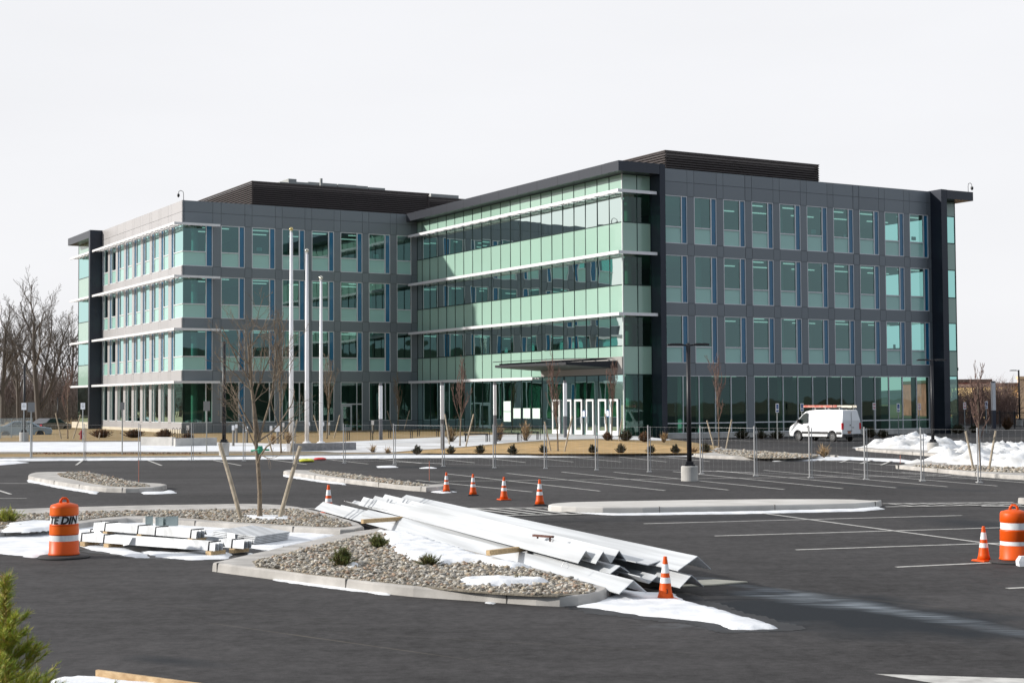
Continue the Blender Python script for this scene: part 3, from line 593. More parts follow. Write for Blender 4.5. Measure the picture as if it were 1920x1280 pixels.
# --- fins and roof edge
for q in ((WX-1.2, WX+.15, 149.45, 149.95, 0, 20.02), (GX+2.52, GX+3.0, RY-1.2, RY+.1, 0, 20.05), (92.35, 93.0, RY-1.2, RY+.6, 0, 20.05)):
    mb = MB(); mb.box(*q); mb.build('dark_fin', MFIN, bl, off=OFF)
mb = MB(); mb.box(GX-1.1, GX+2.5, RY-1.2, RY+.6, 19.3, 20.04); mb.box(GX-1.1, GX+.6, RY+.602, LY-.01, 19.3, 20.03)
mb.box(93.02, 96.05, RY-1.2, RY+12, 19.3, 20.03); mb.box(WX-1.2, WX+1.5, 149.97, 158.4, 19.28, 20.0)
for k in range(11): mb.box(GX-1.104, GX-1.09, RY+1+3.05*k, RY+1.02+3.05*k, 19.3, 20.032, 1)
mb.build('roof_canopy', [MSOF, MGAP], bl, off=OFF)
# --- courtyard curtain wall
ys = [RY+.05+1.622*k for k in range(21)]; ys[-1] = 122.8; ys.append(LY-.02)
lv = [(.3, 4.72, 0), (4.72, 6.8, 1), (6.8, 9.1, 0), (9.1, 11.24, 1), (11.24, 13.55, 0), (13.55, 15.8, 1), (15.8, 18.05, 0), (18.05, 19.3, 1)]
TG = FX(GX)
def curtain(segs, zl, m0, nm='curtain_wall', skip=None):
    for (z0, z1, k) in zl:
        f = MB(); p = MB()
        for TT, us, dz in segs:
            for i in range(len(us)-1):
                if skip and TT is TG and skip(us[i], z0): continue
                e = [random.uniform(-.007, .007) for _ in (0, 1, 2)]; p.face([TT(us[i], z0, e[0]+e[2]), TT(us[i+1], z0, e[1]+e[2]), TT(us[i+1], z1, e[1]-e[2]), TT(us[i], z1, e[0]-e[2])], k)
            for i, u in enumerate(us):
                if skip and TT is TG and skip(u, z0): continue
                if i: tbox(f, TT, u-.028, u+.028, z0, z1, -.1, .03)
            ue = max(u for u in us); u_s = min(u for u in us if not (skip and TT is TG and skip(u, z0)))
            tbox(f, TT, u_s, ue, z1-.035, z1+.03, -.09, .024+dz)
        fo = f.build(nm, MCWF, bl, off=OFF); p.build('glass', [m0, MSPN], fo, off=OFF)
xs_r = [GX, GX+1.3, GX+2.5]
curtain([(TG, ys, 0), (FY(RY), xs_r, .002)], lv[:1], MVISD)
MVIC = glassmat('courtyard_vision_glass', (.17, .38, .29), .04, .012, .22, (.72, .84, .79))
curtain([(TG, ys, 0), (FY(RY), xs_r, .002)], lv[1:2], MVIC, skip=lambda u, z: u < 101.7)
mb = MB(); mb.box(GX-.12, GX+.2, RY+.02, 101.77, 4.75, 6.02); mb.build('entrance_fascia', mat('grey_fascia_panel', (.30, .29, .275), .6), bl, off=OFF)
mb = MB(); 
for i in range(7): mb.face([TG(ys[i], 6.02, 0), TG(ys[i+1], 6.02, 0), TG(ys[i+1], 6.8, 0), TG(ys[i], 6.8, 0)])
g = mb.build('spandrel_panel', MSPN, bl, off=OFF); mb = MB()
for u in ys[1:7]: tbox(mb, TG, u-.028, u+.028, 6.02, 6.8, -.1, .03)
tbox(mb, TG, RY, 101.4, 6.77, 6.83, -.09, .025); mb.build('mullion', MCWF, bl, off=OFF)
curtain([(TG, ys, 0), (FY(RY), xs_r, .002)], lv[2:], MVIC)
mb = MB(); mb.box(GX-.035, GX+.05, RY-.035, RY+.05, .3, 19.3); mb.build('corner_post', mat('lit_glass_edge', (.6, .66, .63), .4, .2), bl, off=OFF)  # pale colour stands in for the sunlit glass edge
# end glass beyond the right fin and beyond the left fin
def endglass(T, u0, u1, nm='curtain_wall'):
    for z0, z1, k in [(0.3, 1.6, 0), (1.6, 4.7, 0), (4.7, 6.8, 1), (6.8, 9.1, 0), (9.1, 11.24, 1), (11.24, 13.55, 0), (13.55, 15.8, 1), (15.8, 18.05, 0), (18.05, 19.3, 1)]:
        f = MB(); tbox(f, T, u0, u1, z1-.04, z1+.03, -.08, .03); tbox(f, T, u1-.06, u1, z0, z1-.04, -.08, .03); fo = f.build(nm, MCWF, bl, off=OFF)
        p = MB(); p.face([T(u0, z0, 0), T(u1, z0, 0), T(u1, z1, 0), T(u0, z1, 0)]); p.build('glass', MVIS if k == 0 else MSPN, fo, off=OFF)
endglass(FY(RY+.05), 93.0, 95.2)
endglass(FX(WX), 149.96, 158.7)
# --- sunshades
for n_, zt in enumerate((18.0, 13.56, 9.13, 4.70)):
    mb = MB(); ye = 158.3
    mb.box(WX-1.02, WX-.94, LY-.99, 149.42, zt-.2, zt); mb.box(WX-1.02, WX-.94, 149.98, ye, zt-.2, zt); mb.box(WX-1.02, 42.37, LY-1.02, LY-.99, zt-.2, zt-.002)
    for a, b in ((LY-.95, 149.4), (150.0, ye-.1)):
        for j in range(3): mb.box(WX-.85+.24*j, WX-.80+.24*j, a, b, zt-.14, zt-.05)
        k = a+.4
        while k < b: mb.box(WX-.94, WX-.02, k, k+.05, zt-.16, zt-.03); k += 1.4
    for j in range(3): mb.box(WX-.6, 42.3, LY-.85+.24*j, LY-.80+.24*j, zt-.14, zt-.052)
    for k in range(3): mb.box(WX+.5+k*1.1, WX+.55+k*1.1, LY-.99, LY-.02, zt-.16, zt-.035)
    mb.build('sunshade', MSHD, bl, off=OFF)
for n_, zt in enumerate((18.04, 13.6, 9.16, 4.72)):
    mb = MB(); y0 = RY-.95 if n_ < 3 else 101.65
    mb.box(GX-1.0, GX-.94, y0, LY-.1, zt-.22, zt)
    if n_ < 3: mb.box(GX-.94, GX+2.42, RY-.95, RY-.91, zt-.22, zt-.002)
    for j in range(3): mb.box(GX-.85+.24*j, GX-.80+.24*j, y0+.1, LY-.1, zt-.14, zt-.05)
    k = y0+.3
    while k < LY-.3: mb.box(GX-.94, GX-.04, k, k+.05, zt-.17, zt-.03); k += 1.622
    mb.build('sunshade', MSHD, bl, off=OFF)
# --- entrance canopy, doors and notices
mb = MB(); P = [(GX-.13, 91.0), (GX-4.3, 91.4), (GX-4.6, 101.2), (GX-.13, 102.1)]
mb.add([(x, y, 5.20 if i in (0, 3) else 5.42) for i, (x, y) in enumerate(P)] + [(x, y, 5.74 if i in (0, 3) else 5.60) for i, (x, y) in enumerate(P)], [(0,1,2,3), (7,6,5,4), (0,4,5,1), (1,5,6,2), (2,6,7,3), (3,7,4,0)])
for k in range(6): mb.beam((GX-.2, 92.2+k*1.8, 5.9), (GX-4.2, 92.2+k*1.8, 5.66), .08, .12)
mb.tube([(GX-.2, 91.5, 5.92), (GX-4.4, 91.6, 5.85), (GX-4.7, 101.3, 5.85)], .03, 5)
mb.build('entrance_canopy', mat('canopy_black', (.008, .010, .016), .55), bl, off=OFF)
mb = MB(); mb.box(98, 102.2, 97, 104, 5.35, 5.62); mb.beam((95.3, 98, 6.1), (101.8, 98, 5.85), .06, .06); mb.box(95.0, 98, 97, 104, 5.2, 5.7); mb.build('entrance_canopy', mat('canopy_black', (.008, .010, .016), .55), bl, off=OFF)
MDW = mat('white_door_frame', (.80, .80, .80), .4)
for a, b, h in ((99.01, 100.11, 1), (97.33, 98.3, -1), (95.82, 96.86, 1), (94.24, 95.26, -1), (92.55, 93.62, 1), (90.98, 92.06, -1)): door(FX(GX-.14), a, b, .31, 2.95, MDW, -h)
mb = MB()
for k, (a, b, z0, z1) in enumerate([(106.72, 107.9, 1.18, 1.98), (106.72, 107.9, 2.02, 2.84), (105.13, 106.3, 1.45, 2.27), (103.61, 104.72, 1.46, 2.27), (102.1, 103.25, 1.46, 2.27)]): tbox(mb, TG, a, b, z0, z1, .035, .045)
mb.build('notice_board', mat('pale_paper', (.62, .76, .70), .7), bl, off=OFF)
mb = MB()
MPAP = mat('white_paper', (.8, .82, .83), .7)
for T_, u, z, w, h in ((FX(GX-.14), 95.55, 1.65, .28, .42), (FX(GX-.14), 92.3, 1.7, .26, .4)): tbox(mb, T_, u-w/2, u+w/2, z, z+h, .0, .02, 1); tbox(mb, T_, u-w/2-.05, u+w/2+.05, z-.05, z+h+.05, -.02, -.002, 0)
mb.build('door_notice', [mat('blue_sign', (.03, .12, .35), .5), MPAP], bl, off=OFF)
def toY(px, py, y): d = ray(px, py); t = y/(d.dot(EY)) ; P = CAMP+d*((y-CAMP.dot(EY))/d.dot(EY)); return P.dot(EX), P.z
def toX(px, py, x): d = ray(px, py); P = CAMP+d*((x-CAMP.dot(EX))/d.dot(EX)); return P.dot(EY), P.z
mb = MB()
for px, py, w, h in ((487, 467, .5, .32), (706, 480, .5, .35), (487, 653, .5, .33), (1527, 434, .5, .33), (1586, 443, .25, .35), (1715, 447, .5, .3), (1679, 649, .25, .3)):
    on = LY if px < 900 else RY; u, z = toY(px, py, on); tbox(mb, FY(on), u-w/2, u+w/2, z-h/2, z+h/2, -.13, -.11)
for px, py, s in ((950, 450, .5), (831, 472, .42), (1111, 416, .5)):
    u, z = toX(px, py, GX); tbox(mb, TG, u-s/2, u+s/2, z-s/2, z+s/2, -.04, -.02)
mb.build('window_notice', MPAP, bl, off=OFF)
# --- louvred roof screens
def screen(x0, x1, y0, y1, z0, z1, n):
    mb = MB(); mb.box(x0+.25, x1-.25, y0+.25, y1-.25, z0, z1-.1, 1)
    for k in range(n):
        z = z0+(z1-z0)*(k+.5)/n; h = (z1-z0)/n
        a = .02; top, bot = z+h*.40, z-h*.42
        for (p, q) in (((x0, y0), (x1, y0)), ((x0, y1), (x0, y0)), ((x1, y0), (x1, y1))):
            nx, ny = (0, -1) if p[1] == q[1] else ((-1, 0) if p[0] == x0 else (1, 0)); o1 = .16
            mb.add([(p[0]-nx*o1, p[1]-ny*o1, top), (q[0]-nx*o1, q[1]-ny*o1, top), (q[0], q[1], bot), (p[0], p[1], bot), (p[0], p[1], bot-.02), (q[0], q[1], bot-.02)], [(0,1,2,3), (3,2,5,4)])
    mb.box(x0-.01, x1+.01, y0-.01, y0+.1, z1-.06, z1); mb.box(x0-.01, x0+.1, y0+.1, y1, z1-.06, z1-.003); mb.box(x1-.1, x1+.01, y0+.1, y1, z1-.06, z1-.003)
    return mb.build('roof_screen', [MLOU, mat('screen_backing', (.018, .015, .015), .8)], bl, off=OFF)
screen(67.55, 83.0, 93.4, 125, 19.9, 21.97, 11)
screen(47.9, 66.0, 130.2, 146.5, 19.9, 23.06, 17)
screen(66.02, 74.0, 131.2, 146.5, 19.9, 22.9, 17)
mb = MB(); MROU = mat('galvanised_rooftop_unit', (.34, .35, .34), .6, .2, var=.1, scale=1)
for px0, px1, py0, py1 in ((525, 540, 341, 348), (541, 556, 335, 344), (578, 600, 341, 348), (604, 632, 343, 352), (634, 668, 345, 354), (668, 690, 348, 355), (692, 722, 351, 359), (556, 578, 341, 346), (808, 860, 363, 372)):
    (u0, za), (u1, _), (_, zb) = toY(px0, py0, 138), toY(px1, py0, 138), toY(px0, py1, 138); mb.box(u0, u1, 138, 141, 21.5, za)
u, z = toY(602, 335, 137.5); mb.tube([(u, 137.5, 21), (u, 137.5, z)], .16, 8)
mb.build('rooftop_unit', MROU, bl, off=OFF)
def goose(x, y, s):
    mb = MB(); z = 20.0; mb.tube([(x, y, z-.1), (x, y, z+.55), (x+.05*s, y, z+.75), (x+.25*s, y, z+.82), (x+.42*s, y, z+.72), (x+.45*s, y, z+.5)], .025, 6); mb.lathe([(.02, .12), (.11, .08), (.12, -.08), (.03, -.2)], 10, (x+.45*s, y, z+.42)); mb.build('roof_camera', MBLK, bl, off=OFF)
goose(WX+.15, LY+.15, -1); goose(95.7, RY-1.0, 1)
# --- roof deck, slabs, cores, columns, lights
mb = MB(); mb.box(WX+.25, GX+.2, LY+.25, 158.4, 19.5, 19.9); mb.box(GX+.2, 95.0, RY+.25, 158.4, 19.5, 19.9)
mb.box(WX+.3, WX+8, 158.42, 158.7, .3, 20.0); mb.box(WX+8, 95.1, 158.42, 158.7, .3, 20); mb.box(94.9, 95.15, RY+9, 158.4, .3, 19.4)
mb.build('roof', mat('grey_roof_membrane', (.25, .25, .25), .9), bl, off=OFF)
mb = MB()
for za, zb in ((4.78, 5.3), (9.22, 9.75), (13.68, 14.2), (18.12, 18.6)):
    mb.box(WX+.3, GX+.15, LY+.28, 158.2, za, zb); mb.box(GX+.15, 94.8, RY+.28, 158.2, za, zb)
mb.box(WX+.1, 94.9, LY+.2, 158.3, .02, .3, 1); mb.box(GX+.1, 94.9, RY+.2, LY+.2, .02, .3, 1)
mb.build('floor_slab', [MCEI, mat('interior_floor', (.18, .17, .15), .7)], bl, off=OFF)
mb = MB(); rr = random.Random(5)
for za, zb in ((.3, 4.78), (5.3, 9.22), (9.75, 13.68), (14.2, 18.12)):
    mb.box(48, 66, 133, 133.3, za, zb); mb.box(72, 72.3, 100, 150, za, zb); mb.box(72.3, 88.5, 101, 101.3, za, zb); mb.box(48, 48.3, 133.3, 150, za, zb)
    mb.box(52+rr.random()*3, 52.2+3, LY+5, 133, za, zb); mb.box(66.5, 66.7, 112+rr.random()*2, 119, za, zb); mb.box(80+rr.random()*3, 80.2+3, RY+6, 101, za, zb)
    for k in range(6): x = 74+rr.random()*18; mb.box(x, x+.9, RY+2.5+rr.random()*3, RY+6, za, za+1.2+rr.random()*.8)
    for k in range(8): y = 93+rr.random()*28; mb.box(GX+2+rr.random()*2, GX+5, y, y+1.0, za, za+.8+rr.random()*.8)
    for k in range(5): x = 42+rr.random()*17; mb.box(x, x+1.0, LY+2.5+rr.random()*2, LY+5, za, za+.8+rr.random()*.8)
mb.build('interior_partition', MINT, bl, off=OFF)
mb = MB()
for x, y in [(WX+1.6, LY+1.6+8.2*k) for k in range(4)] + [(WX+9.8+8.2*k, LY+1.6) for k in range(2)] + [(GX+1.6, RY+1.6+8.3*k) for k in range(5)] + [(GX+8+8*k, RY+1.6) for k in range(4)] + [(94.0, RY+1.2)]:
    for za, zb in ((.3, 4.78), (5.3, 9.22), (9.75, 13.68), (14.2, 18.12)): mb.tube([(x, y, za), (x, y, zb)], .28, 12)
mb.build('interior_column', mat('column_paint', (.45, .5, .47), .8), bl, off=OFF, smooth=False)
mb = MB()
for za in (4.78, 9.22, 13.68, 18.12):
    for k in range(5):
        for j in range(2): mb.box(74+4.2*k, 76.4+4.2*k, RY+2.2+3.6*j, RY+2.32+3.6*j, za-.09, za-.02)
    for k in range(4): mb.box(42+4.6*k, 44.4+4.6*k, LY+2.6, LY+2.72, za-.09, za-.02); mb.box(42+4.6*k, 44.4+4.6*k, LY+5.6, LY+5.72, za-.09, za-.02)
    for k in range(7): mb.box(GX+2.5, GX+2.62, 93+4.2*k, 95.0+4.2*k, za-.09, za-.02)
for k in range(4): mb.box(GX+1.4, GX+1.62, 102+1.7*k, 103.1+1.7*k, 4.2, 4.26)
mb.build('ceiling_light', MLAMP, bl, off=OFF)
# ================================================================== OBJECTS
# --- steel angle beams (inverted V sections), laid on timbers
def vbeam(label, A, B, wid, hgt, group=None, flip=False, left=1.0, name='steel_beam'):
    A = Vector(A); B = Vector(B); d = (B-A).normalized(); s = Vector((d.y, -d.x, 0)).normalized(); s = s if s.x > 0 else -s   # s points right
    t = .009; sg = -1 if not flip else 1
    mb = MB()
    def sec(P):
        l = P - s*wid*left + Vector((0, 0, sg*hgt)); r = P + s*wid + Vector((0, 0, sg*hgt)); dn = Vector((0, 0, -t*1.5))
        return [l, P, r, r+dn, P+dn*1.1, l+dn]
    a, b = sec(A), sec(B)
    mb.add(a+b, [(0,1,7,6), (1,2,8,7), (2,3,9,8), (3,4,10,9), (4,5,11,10), (5,0,6,11), (0,5,4,1), (1,4,3,2), (6,7,10,11), (7,8,9,10)])
    return tag(mb.build(name, ASIL), label, 'steel beam', group or 'steel angle beams stacked on the lot')
def Z2(px, py, z): return G(px, py, z)
# upper layer
UZ = .56
vbeam('long beam on top of the pile reaching farthest right', Z2(762, 927, UZ), Z2(1308, 1042, UZ), .21, .19, left=1.5)
vbeam('top beam with its end third of three ridges', Z2(722, 926, UZ-.0), Z2(1161, 1031, UZ), .125, .17)
vbeam('top beam with its end in the middle of three ridges', Z2(703, 929, UZ), Z2(1131, 1033, UZ), .125, .17, left=.95)
vbeam('top beam with its end leftmost of three ridges, carrying a rusty strap', Z2(682, 931, UZ), Z2(1099, 1031, UZ), .13, .18)
# middle layer
vbeam('steel beam in the middle layer ending behind the orange cone', Z2(700, 950, .38), Z2(1215, 1058, .38), .2, .05, flip=True)
vbeam('steel beam in the middle layer below the three ridges', Z2(690, 955, .36), Z2(1163, 1060, .36), .16, .10)
vbeam('low beam under the long one, ending right of the cone', Z2(800, 965, .30), Z2(1297, 1077, .30), .19, .17)
# lower left layer
vbeam('lowest left steel beam lying beside the kerbed island', Z2(606, 940, .30), Z2(1188, 1087, .30), .20, .17, left=1.1)
vbeam('low trough-shaped steel beam right of the lowest left one', Z2(655, 945, .21), Z2(1217, 1092, .15), .14, .10, flip=True)
vbeam('short-ended low steel beam between the lower ones', Z2(640, 946, .32), Z2(1170, 1062, .30), .13, .12)
def timber(label, a, b, w, h, m=None):
    mb = MB(); mb.beam(a, b, w, h); o = mb.build('timber', m or MWOOD, bevel=.004); return tag(o, label, 'timber', 'timbers under the steel')
timber('short pale timber sticking out at the far end of the beam pile', G(679, 977, .33), G(764, 971, .33), .09, .085)
timber('short pale timber sticking out near the middle of the beam pile', G(915, 1036, .34), G(990, 1027, .34), .09, .085)
timber('dark timber under the near end of the beam pile', G(1105, 1098, .05), G(1295, 1090, .05), .10, .10, mat('dark_timber', (.10, .08, .06), .9))
timber('dark timber under the far end of the beam pile', G(620, 968, .05), G(800, 958, .05), .10, .10, MATS['dark_timber'])
mb = MB(); a, b = G(1000, 1003, .60), G(1037, 1006, .60)
mb.beam(a, b, .05, .035); mb.beam(a+Vector((.07, 0, -.0)), a+Vector((.07, 0, -.10)), .03, .03); mb.beam(b+Vector((-.05, 0, -.0)), b+Vector((-.05, 0, -.10)), .03, .03)
tag(mb.build('metal_strap', mat('rusty_iron', (.13, .055, .04), .8, var=.3, scale=30)), 'rusty little bracket lying on the top beams', 'bracket')
mb = MB(); P = [G(*p) for p in ((1255, 1092), (1340, 1088), (1402, 1092), (1330, 1098), (1262, 1101))]
mb.prism([(p.x, p.y) for p in P], .004, .022); tag(mb.build('plywood_sheet', mat('pale_plywood', (.58, .55, .45), .8, var=.1, scale=3)), 'pale thin board lying under the right end of the beams', 'board')
mb = MB(); c = G(1053, 1062, .36); mb.tube([c, c+Vector((.03, 0, .06)), c+Vector((.08, 0, .07)), c+Vector((.11, 0, .02)), c+Vector((.08, -.02, -.02))], .006, 5); tag(mb.build('wire_loop', MWHT), 'small white wire loop on the lower beams', 'wire')
# --- wrapped bundles
def bundle(label, l, r, zt, n=6, hh=.16, pitch=.048, bands=(.12, .45, .62, .95), tagp=None):
    A = G(*l, zt); B = G(*r, zt); d = (B-A).normalized(); s = Vector((-d.y, d.x, 0)); s = s if s.y > 0 else -s
    root = thing('steel_bundle', label, 'steel bundle', (A.x, A.y, 0), 0, 'strapped bundles on timber blocks'); O = (A.x, A.y, 0)
    mb = MB()
    for k in range(n):
        o_ = s*pitch*k; a, b = A+o_, B+o_+d*(-.02*k*(k % 2)); t = .006
        def sec(P): return [P+s*(-.02)+Vector((0, 0, -hh)), P, P+s*.05+Vector((0, 0, -hh*.55)), P+s*.055+Vector((0, 0, -hh*.55-.012)), P+s*.0+Vector((0, 0, -.014)), P+s*(-.012)+Vector((0, 0, -hh))]
        p, q = sec(a), sec(b); mb.add(p+q, [(0,1,7,6), (1,2,8,7), (2,3,9,8), (3,4,10,9), (4,5,11,10), (5,0,6,11), (0,5,4,1), (1,4,3,2), (6,7,10,11), (7,8,9,10)])
    mb.build('steel_section', ASIL, root, off=O)
    L = (B-A).length
    for f in bands:
        mb = MB(); p = A+d*L*f; q = s*(pitch*(n-1)+.05)
        mb.tube([p-s*.026+Vector((0, 0, -hh-.01)), p-s*.004+Vector((0, 0, .006)), p+q+Vector((0, 0, .006)), p+q+s*.01+Vector((0, 0, -hh-.01)), p-s*.026+Vector((0, 0, -hh-.01))], .013, 6); mb.build('strap', MBLK, root, off=O)
    zb = zt-hh
    if zb > .03:
        for f in (bands[0]+.02, bands[1]+.03, bands[-1]+.01):
            mb = MB(); p = A+d*L*f+s*(pitch*n/2-.02); mb.obox((p.x, p.y, zb-min(zb, .09)/2-.002), d*.07, s*(pitch*n/2+.04), Vector((0, 0, min(zb, .09)/2-.003))); mb.build('wood_block', MWOOD, root, off=O)
    if tagp:
        mb = MB(); p = A+d*L*tagp; P = [p-s*.035-d*.1+Vector((0, 0, .01)), p-s*.035+d*.12+Vector((0, 0, .01)), p-s*.10+d*.08+Vector((0, 0, -hh*.9)), p-s*.10-d*.08+Vector((0, 0, -hh*1.1))]
        mb.add([q for q in P]+[q-s*.004 for q in P], [(0,1,2,3), (7,6,5,4), (0,4,5,1), (1,5,6,2), (2,6,7,3), (3,7,4,0)]); mb.build('paper_tag', MPAP, root, off=O)
    return root
bundle('front bundle of white angles with a paper tag, nearest the camera', (128, 998), (404, 1017), .26, 6, .15, tagp=.44, bands=(.10, .26, .96))
bundle('upper bundle of white angles on tall wood blocks', (176, 979), (369, 994), .42, 6, .15)
bundle('rear bundle of white angles ending rightmost of the bundles', (165, 992), (458, 1013), .26, 6, .15, bands=(.02, .5, .93))
mb = MB(); A, B, Cc, D = G(395, 994, .2), G(475, 1005, .2), G(540, 996, .2), G(470, 984, .2)
root = thing('decking_stack', 'low stack of flat pale sheet steel behind the bundles', 'sheet steel', (A.x, A.y, 0))
for k in range(5):
    z = .05+.032*k; mb.prism([(p.x+.01*k, p.y) for p in (A, B, Cc, D)], z, z+.022)
mb.build('steel_sheet', ASIL, root, off=(A.x, A.y, 0))
mb = MB(); p = (A+B)/2; mb.obox((p.x, p.y-.03, .12), (B-A).normalized()*.16, Vector((0, .004, 0)), Vector((0, 0, .09))); mb.build('paper_tag', MPAP, root, off=(A.x, A.y, 0))
mb = MB(); p = (A+B+Cc+D)/4; mb.obox((p.x, p.y, .025), Vector((.5, 0, 0)), Vector((0, .05, 0)), Vector((0, 0, .022))); mb.build('wood_block', MWOOD, root, off=(A.x, A.y, 0))
def channel_box(label, px, py, w, h, dpt, rz):
    p = G(px, py, .15) if py < 990 else G(px, py); mb = MB(); t = .012
    mb.box(-w/2, w/2, -dpt/2, -dpt/2+t, 0, h); mb.box(-w/2, w/2, dpt/2-t, dpt/2, 0, h); mb.box(-w/2, w/2, -dpt/2+t, dpt/2-t, 0, t); mb.box(-w/2-.01, -w/2, -dpt/2-.01, dpt/2+.01, -.0, h+.01)
    o = mb.build('steel_channel', mat('green_grey_steel', (.36, .42, .41), .5, .3, var=.1, scale=4)); o.location = p; o.rotation_euler = (0, 0, rz); return tag(o, label, 'steel channel', 'loose steel channels on the kerb')
channel_box('grey green steel channel, rightmost on the rear kerb', 323, 985, .24, .20, .22, .15)
channel_box('pale steel channel, middle of three on the rear kerb', 302, 985, .16, .18, .2, -.1)
channel_box('pale steel channel, leftmost of three on the rear kerb', 280, 984, .15, .19, .18, .25)
# --- front plank
mb = MB(); a, b = G(182, 1263, .05), G(470, 1302, .05); mb.beam(a, b, .045, .092); tag(mb.build('lumber_plank', mat('fresh_lumber', (.60, .43, .24), .7, col2=(.40, .25, .12), scale=2.4, stretch=(.4, 6, 6), bump=.15, detail=7), bevel=.004), 'long fresh pine plank on the ground at the bottom left', 'plank')
# --- cones
def cone(label, P, h=.70, rz=0.3, dark=False, num=False):
    t = thing('traffic_cone', label, 'traffic cone', P, rz, 'orange traffic cones'); k = h/.7
    mb = MB(); w = .175*k
    for a, b, z0, z1 in ((w, w, .006, .028*k), (w*.93, w*.93, .028*k, .04*k)): mb.box(-a, a, -b, b, z0, z1)
    mb.build('base', MRUB if dark else MORG, t, bevel=.006)
    R = lambda z: (.125-(.125-.028)*(z/.7))*k
    pr = [0.04, .13, .25, .27, .36, .38, .43, .45, .57, .59, .68, .70]
    prof = [(R(z), z*k) for z in pr]; prof[0] = (R(0)+.01*k, .04*k); prof.append((.012*k, .70*k))
    mb = MB(); mb.lathe(prof[:], 28); mb.build('body', MORG, t, smooth=True)
    for z0, z1 in ((.28, .37), (.44, .58)):
        mb = MB(); mb.lathe([(R(z0)+.002, z0*k), (R(z1)+.002, z1*k)], 28); mb.f = mb.f[:28]; mb.m = mb.m[:28]; mb.build('reflective_band', MREF, t, smooth=True)
    return t
def text_mesh(txt, size, m, name, parent, fn, shear=0.0, off=0.0):
    cu = bpy.data.curves.new('t', 'FONT'); cu.body = txt; cu.size = size; cu.shear = shear; cu.offset = off; cu.align_x = 'CENTER'; cu.fill_mode = 'BOTH'
    to = bpy.data.objects.new('t', cu); C.objects.link(to); bpy.context.view_layer.update()
    me = bpy.data.meshes.new_from_object(to.evaluated_get(bpy.context.evaluated_depsgraph_get())); bpy.data.objects.remove(to)
    import bmesh
    bm = bmesh.new(); bm.from_mesh(me)
    bmesh.ops.triangulate(bm, faces=bm.faces[:])
    for _ in range(2): bmesh.ops.subdivide_edges(bm, edges=[e for e in bm.edges if e.calc_length() > size*.12], cuts=1); bmesh.ops.triangulate(bm, faces=bm.faces[:])
    for v in bm.verts: v.co = Vector(fn(v.co.x, v.co.y))
    bm.to_mesh(me); bm.free(); me.materials.clear(); me.materials.append(m)
    o = bpy.data.objects.new(name, me); C.objects.link(o); o.parent = parent; return o
c_ = cone('orange cone on snow in front of the steel beams, nearest of all', G(1248, 1125), .615, .25)
def wrapc(x, y):
    z = .11+y; r = (.125-(.097)*(z/.615))*.88+.008; a = -math.pi/2+.12-.25+x/r; return (r*math.cos(a), r*math.sin(a), z)
text_mesh('3', .085, mat('black_ink', (.015, .015, .015), .7), 'number_mark', c_, wrapc)
cone('orange cone on bare asphalt beside the right barrel', G(1845, 1052), .605, .5)
cone('orange cone standing at the near end of the long pale slab', G(1012, 947), .70, .1, dark=True)
cone('slim orange cone, second from the long pale slab', G(945, 937), .66, .4)
cone('orange cone, third from the long pale slab', G(887, 928.5), .645, .1, dark=True)
cone('slim orange cone in thin snow at the end of the narrow island', G(837, 922.5), .62, .3, dark=True)
cone('orange cone standing behind the far end of the steel beams', G(616, 962), .72, .6)
# --- barrels
def barrel(label, P, bands, rz=0.0, face='TE   DIN'):
    t = thing('traffic_barrel', label, 'traffic barrel', P, rz, 'orange construction barrels')
    mb = MB(); mb.lathe([(.46, .004), (.47, .02), (.44, .045), (.30, .05), (.27, .06)], 40); mb.build('rubber_base', MRUB, t, smooth=False)
    prof = [(.275, .06), (.283, .075), (.268, .10), (.262, .31), (.255, .315), (.255, .42), (.262, .425), (.256, .60), (.262, .61), (.244, .625), (.244, .77), (.256, .78), (.25, .93), (.235, .965), (.12, 1.0), (.05, 1.012), (0.001, 1.012)]
    mb = MB(); mb.lathe(prof, 48, ms=[0]*16); mb.build('body', MORG, t, smooth=True)
    def rad(z):
        for (r0, z0), (r1, z1) in zip(prof, prof[1:]):
            if z0 <= z <= z1: return r0+(r1-r0)*(z-z0)/(z1-z0)
        return .25
    for z0, z1, wht in bands:
        mb = MB(); mb.lathe([(rad(z0)+.002, z0), (rad((z0+z1)/2)+.003, (z0+z1)/2), (rad(z1)+.002, z1)], 48); mb.f = mb.f[:96]; mb.m = mb.m[:96]; mb.build('reflective_band', MREF if wht else MORG2, t, smooth=True)
    mb = MB(); mb.tube([(-.07, 0, .985), (-.06, 0, 1.05), (-.03, 0, 1.085), (.03, 0, 1.085), (.06, 0, 1.05), (.07, 0, .985)], [.028, .025, .022, .022, .025, .028], 8); mb.build('handle', MORG, t, smooth=True)
    return t
b1 = barrel('orange barrel with black letters on its upper white band', G(120, 1045), [(.315, .42, 1), (.625, .77, 1), (.79, .92, 0), (.44, .59, 0)], .35)
def wrapb(x, y):
    r = .250+.004; z = .635+y; a = -math.pi/2-.35+.16+x/r; return (r*math.cos(a), r*math.sin(a), z)
text_mesh('TE DIN', .185, MATS['black_ink'], 'lettering', b1, wrapb, .25, .008)
b2 = barrel('orange barrel with two plain white bands at the right edge', G(1903, 1054), [(.335, .41, 1), (.635, .76, 1)], -.4)
b2.scale = (.93, .93, .9)
mb = MB(); P = G(1922, 1061); root = thing('sand_weight', 'white plastic block lying beside the right barrel', 'plastic block', P)
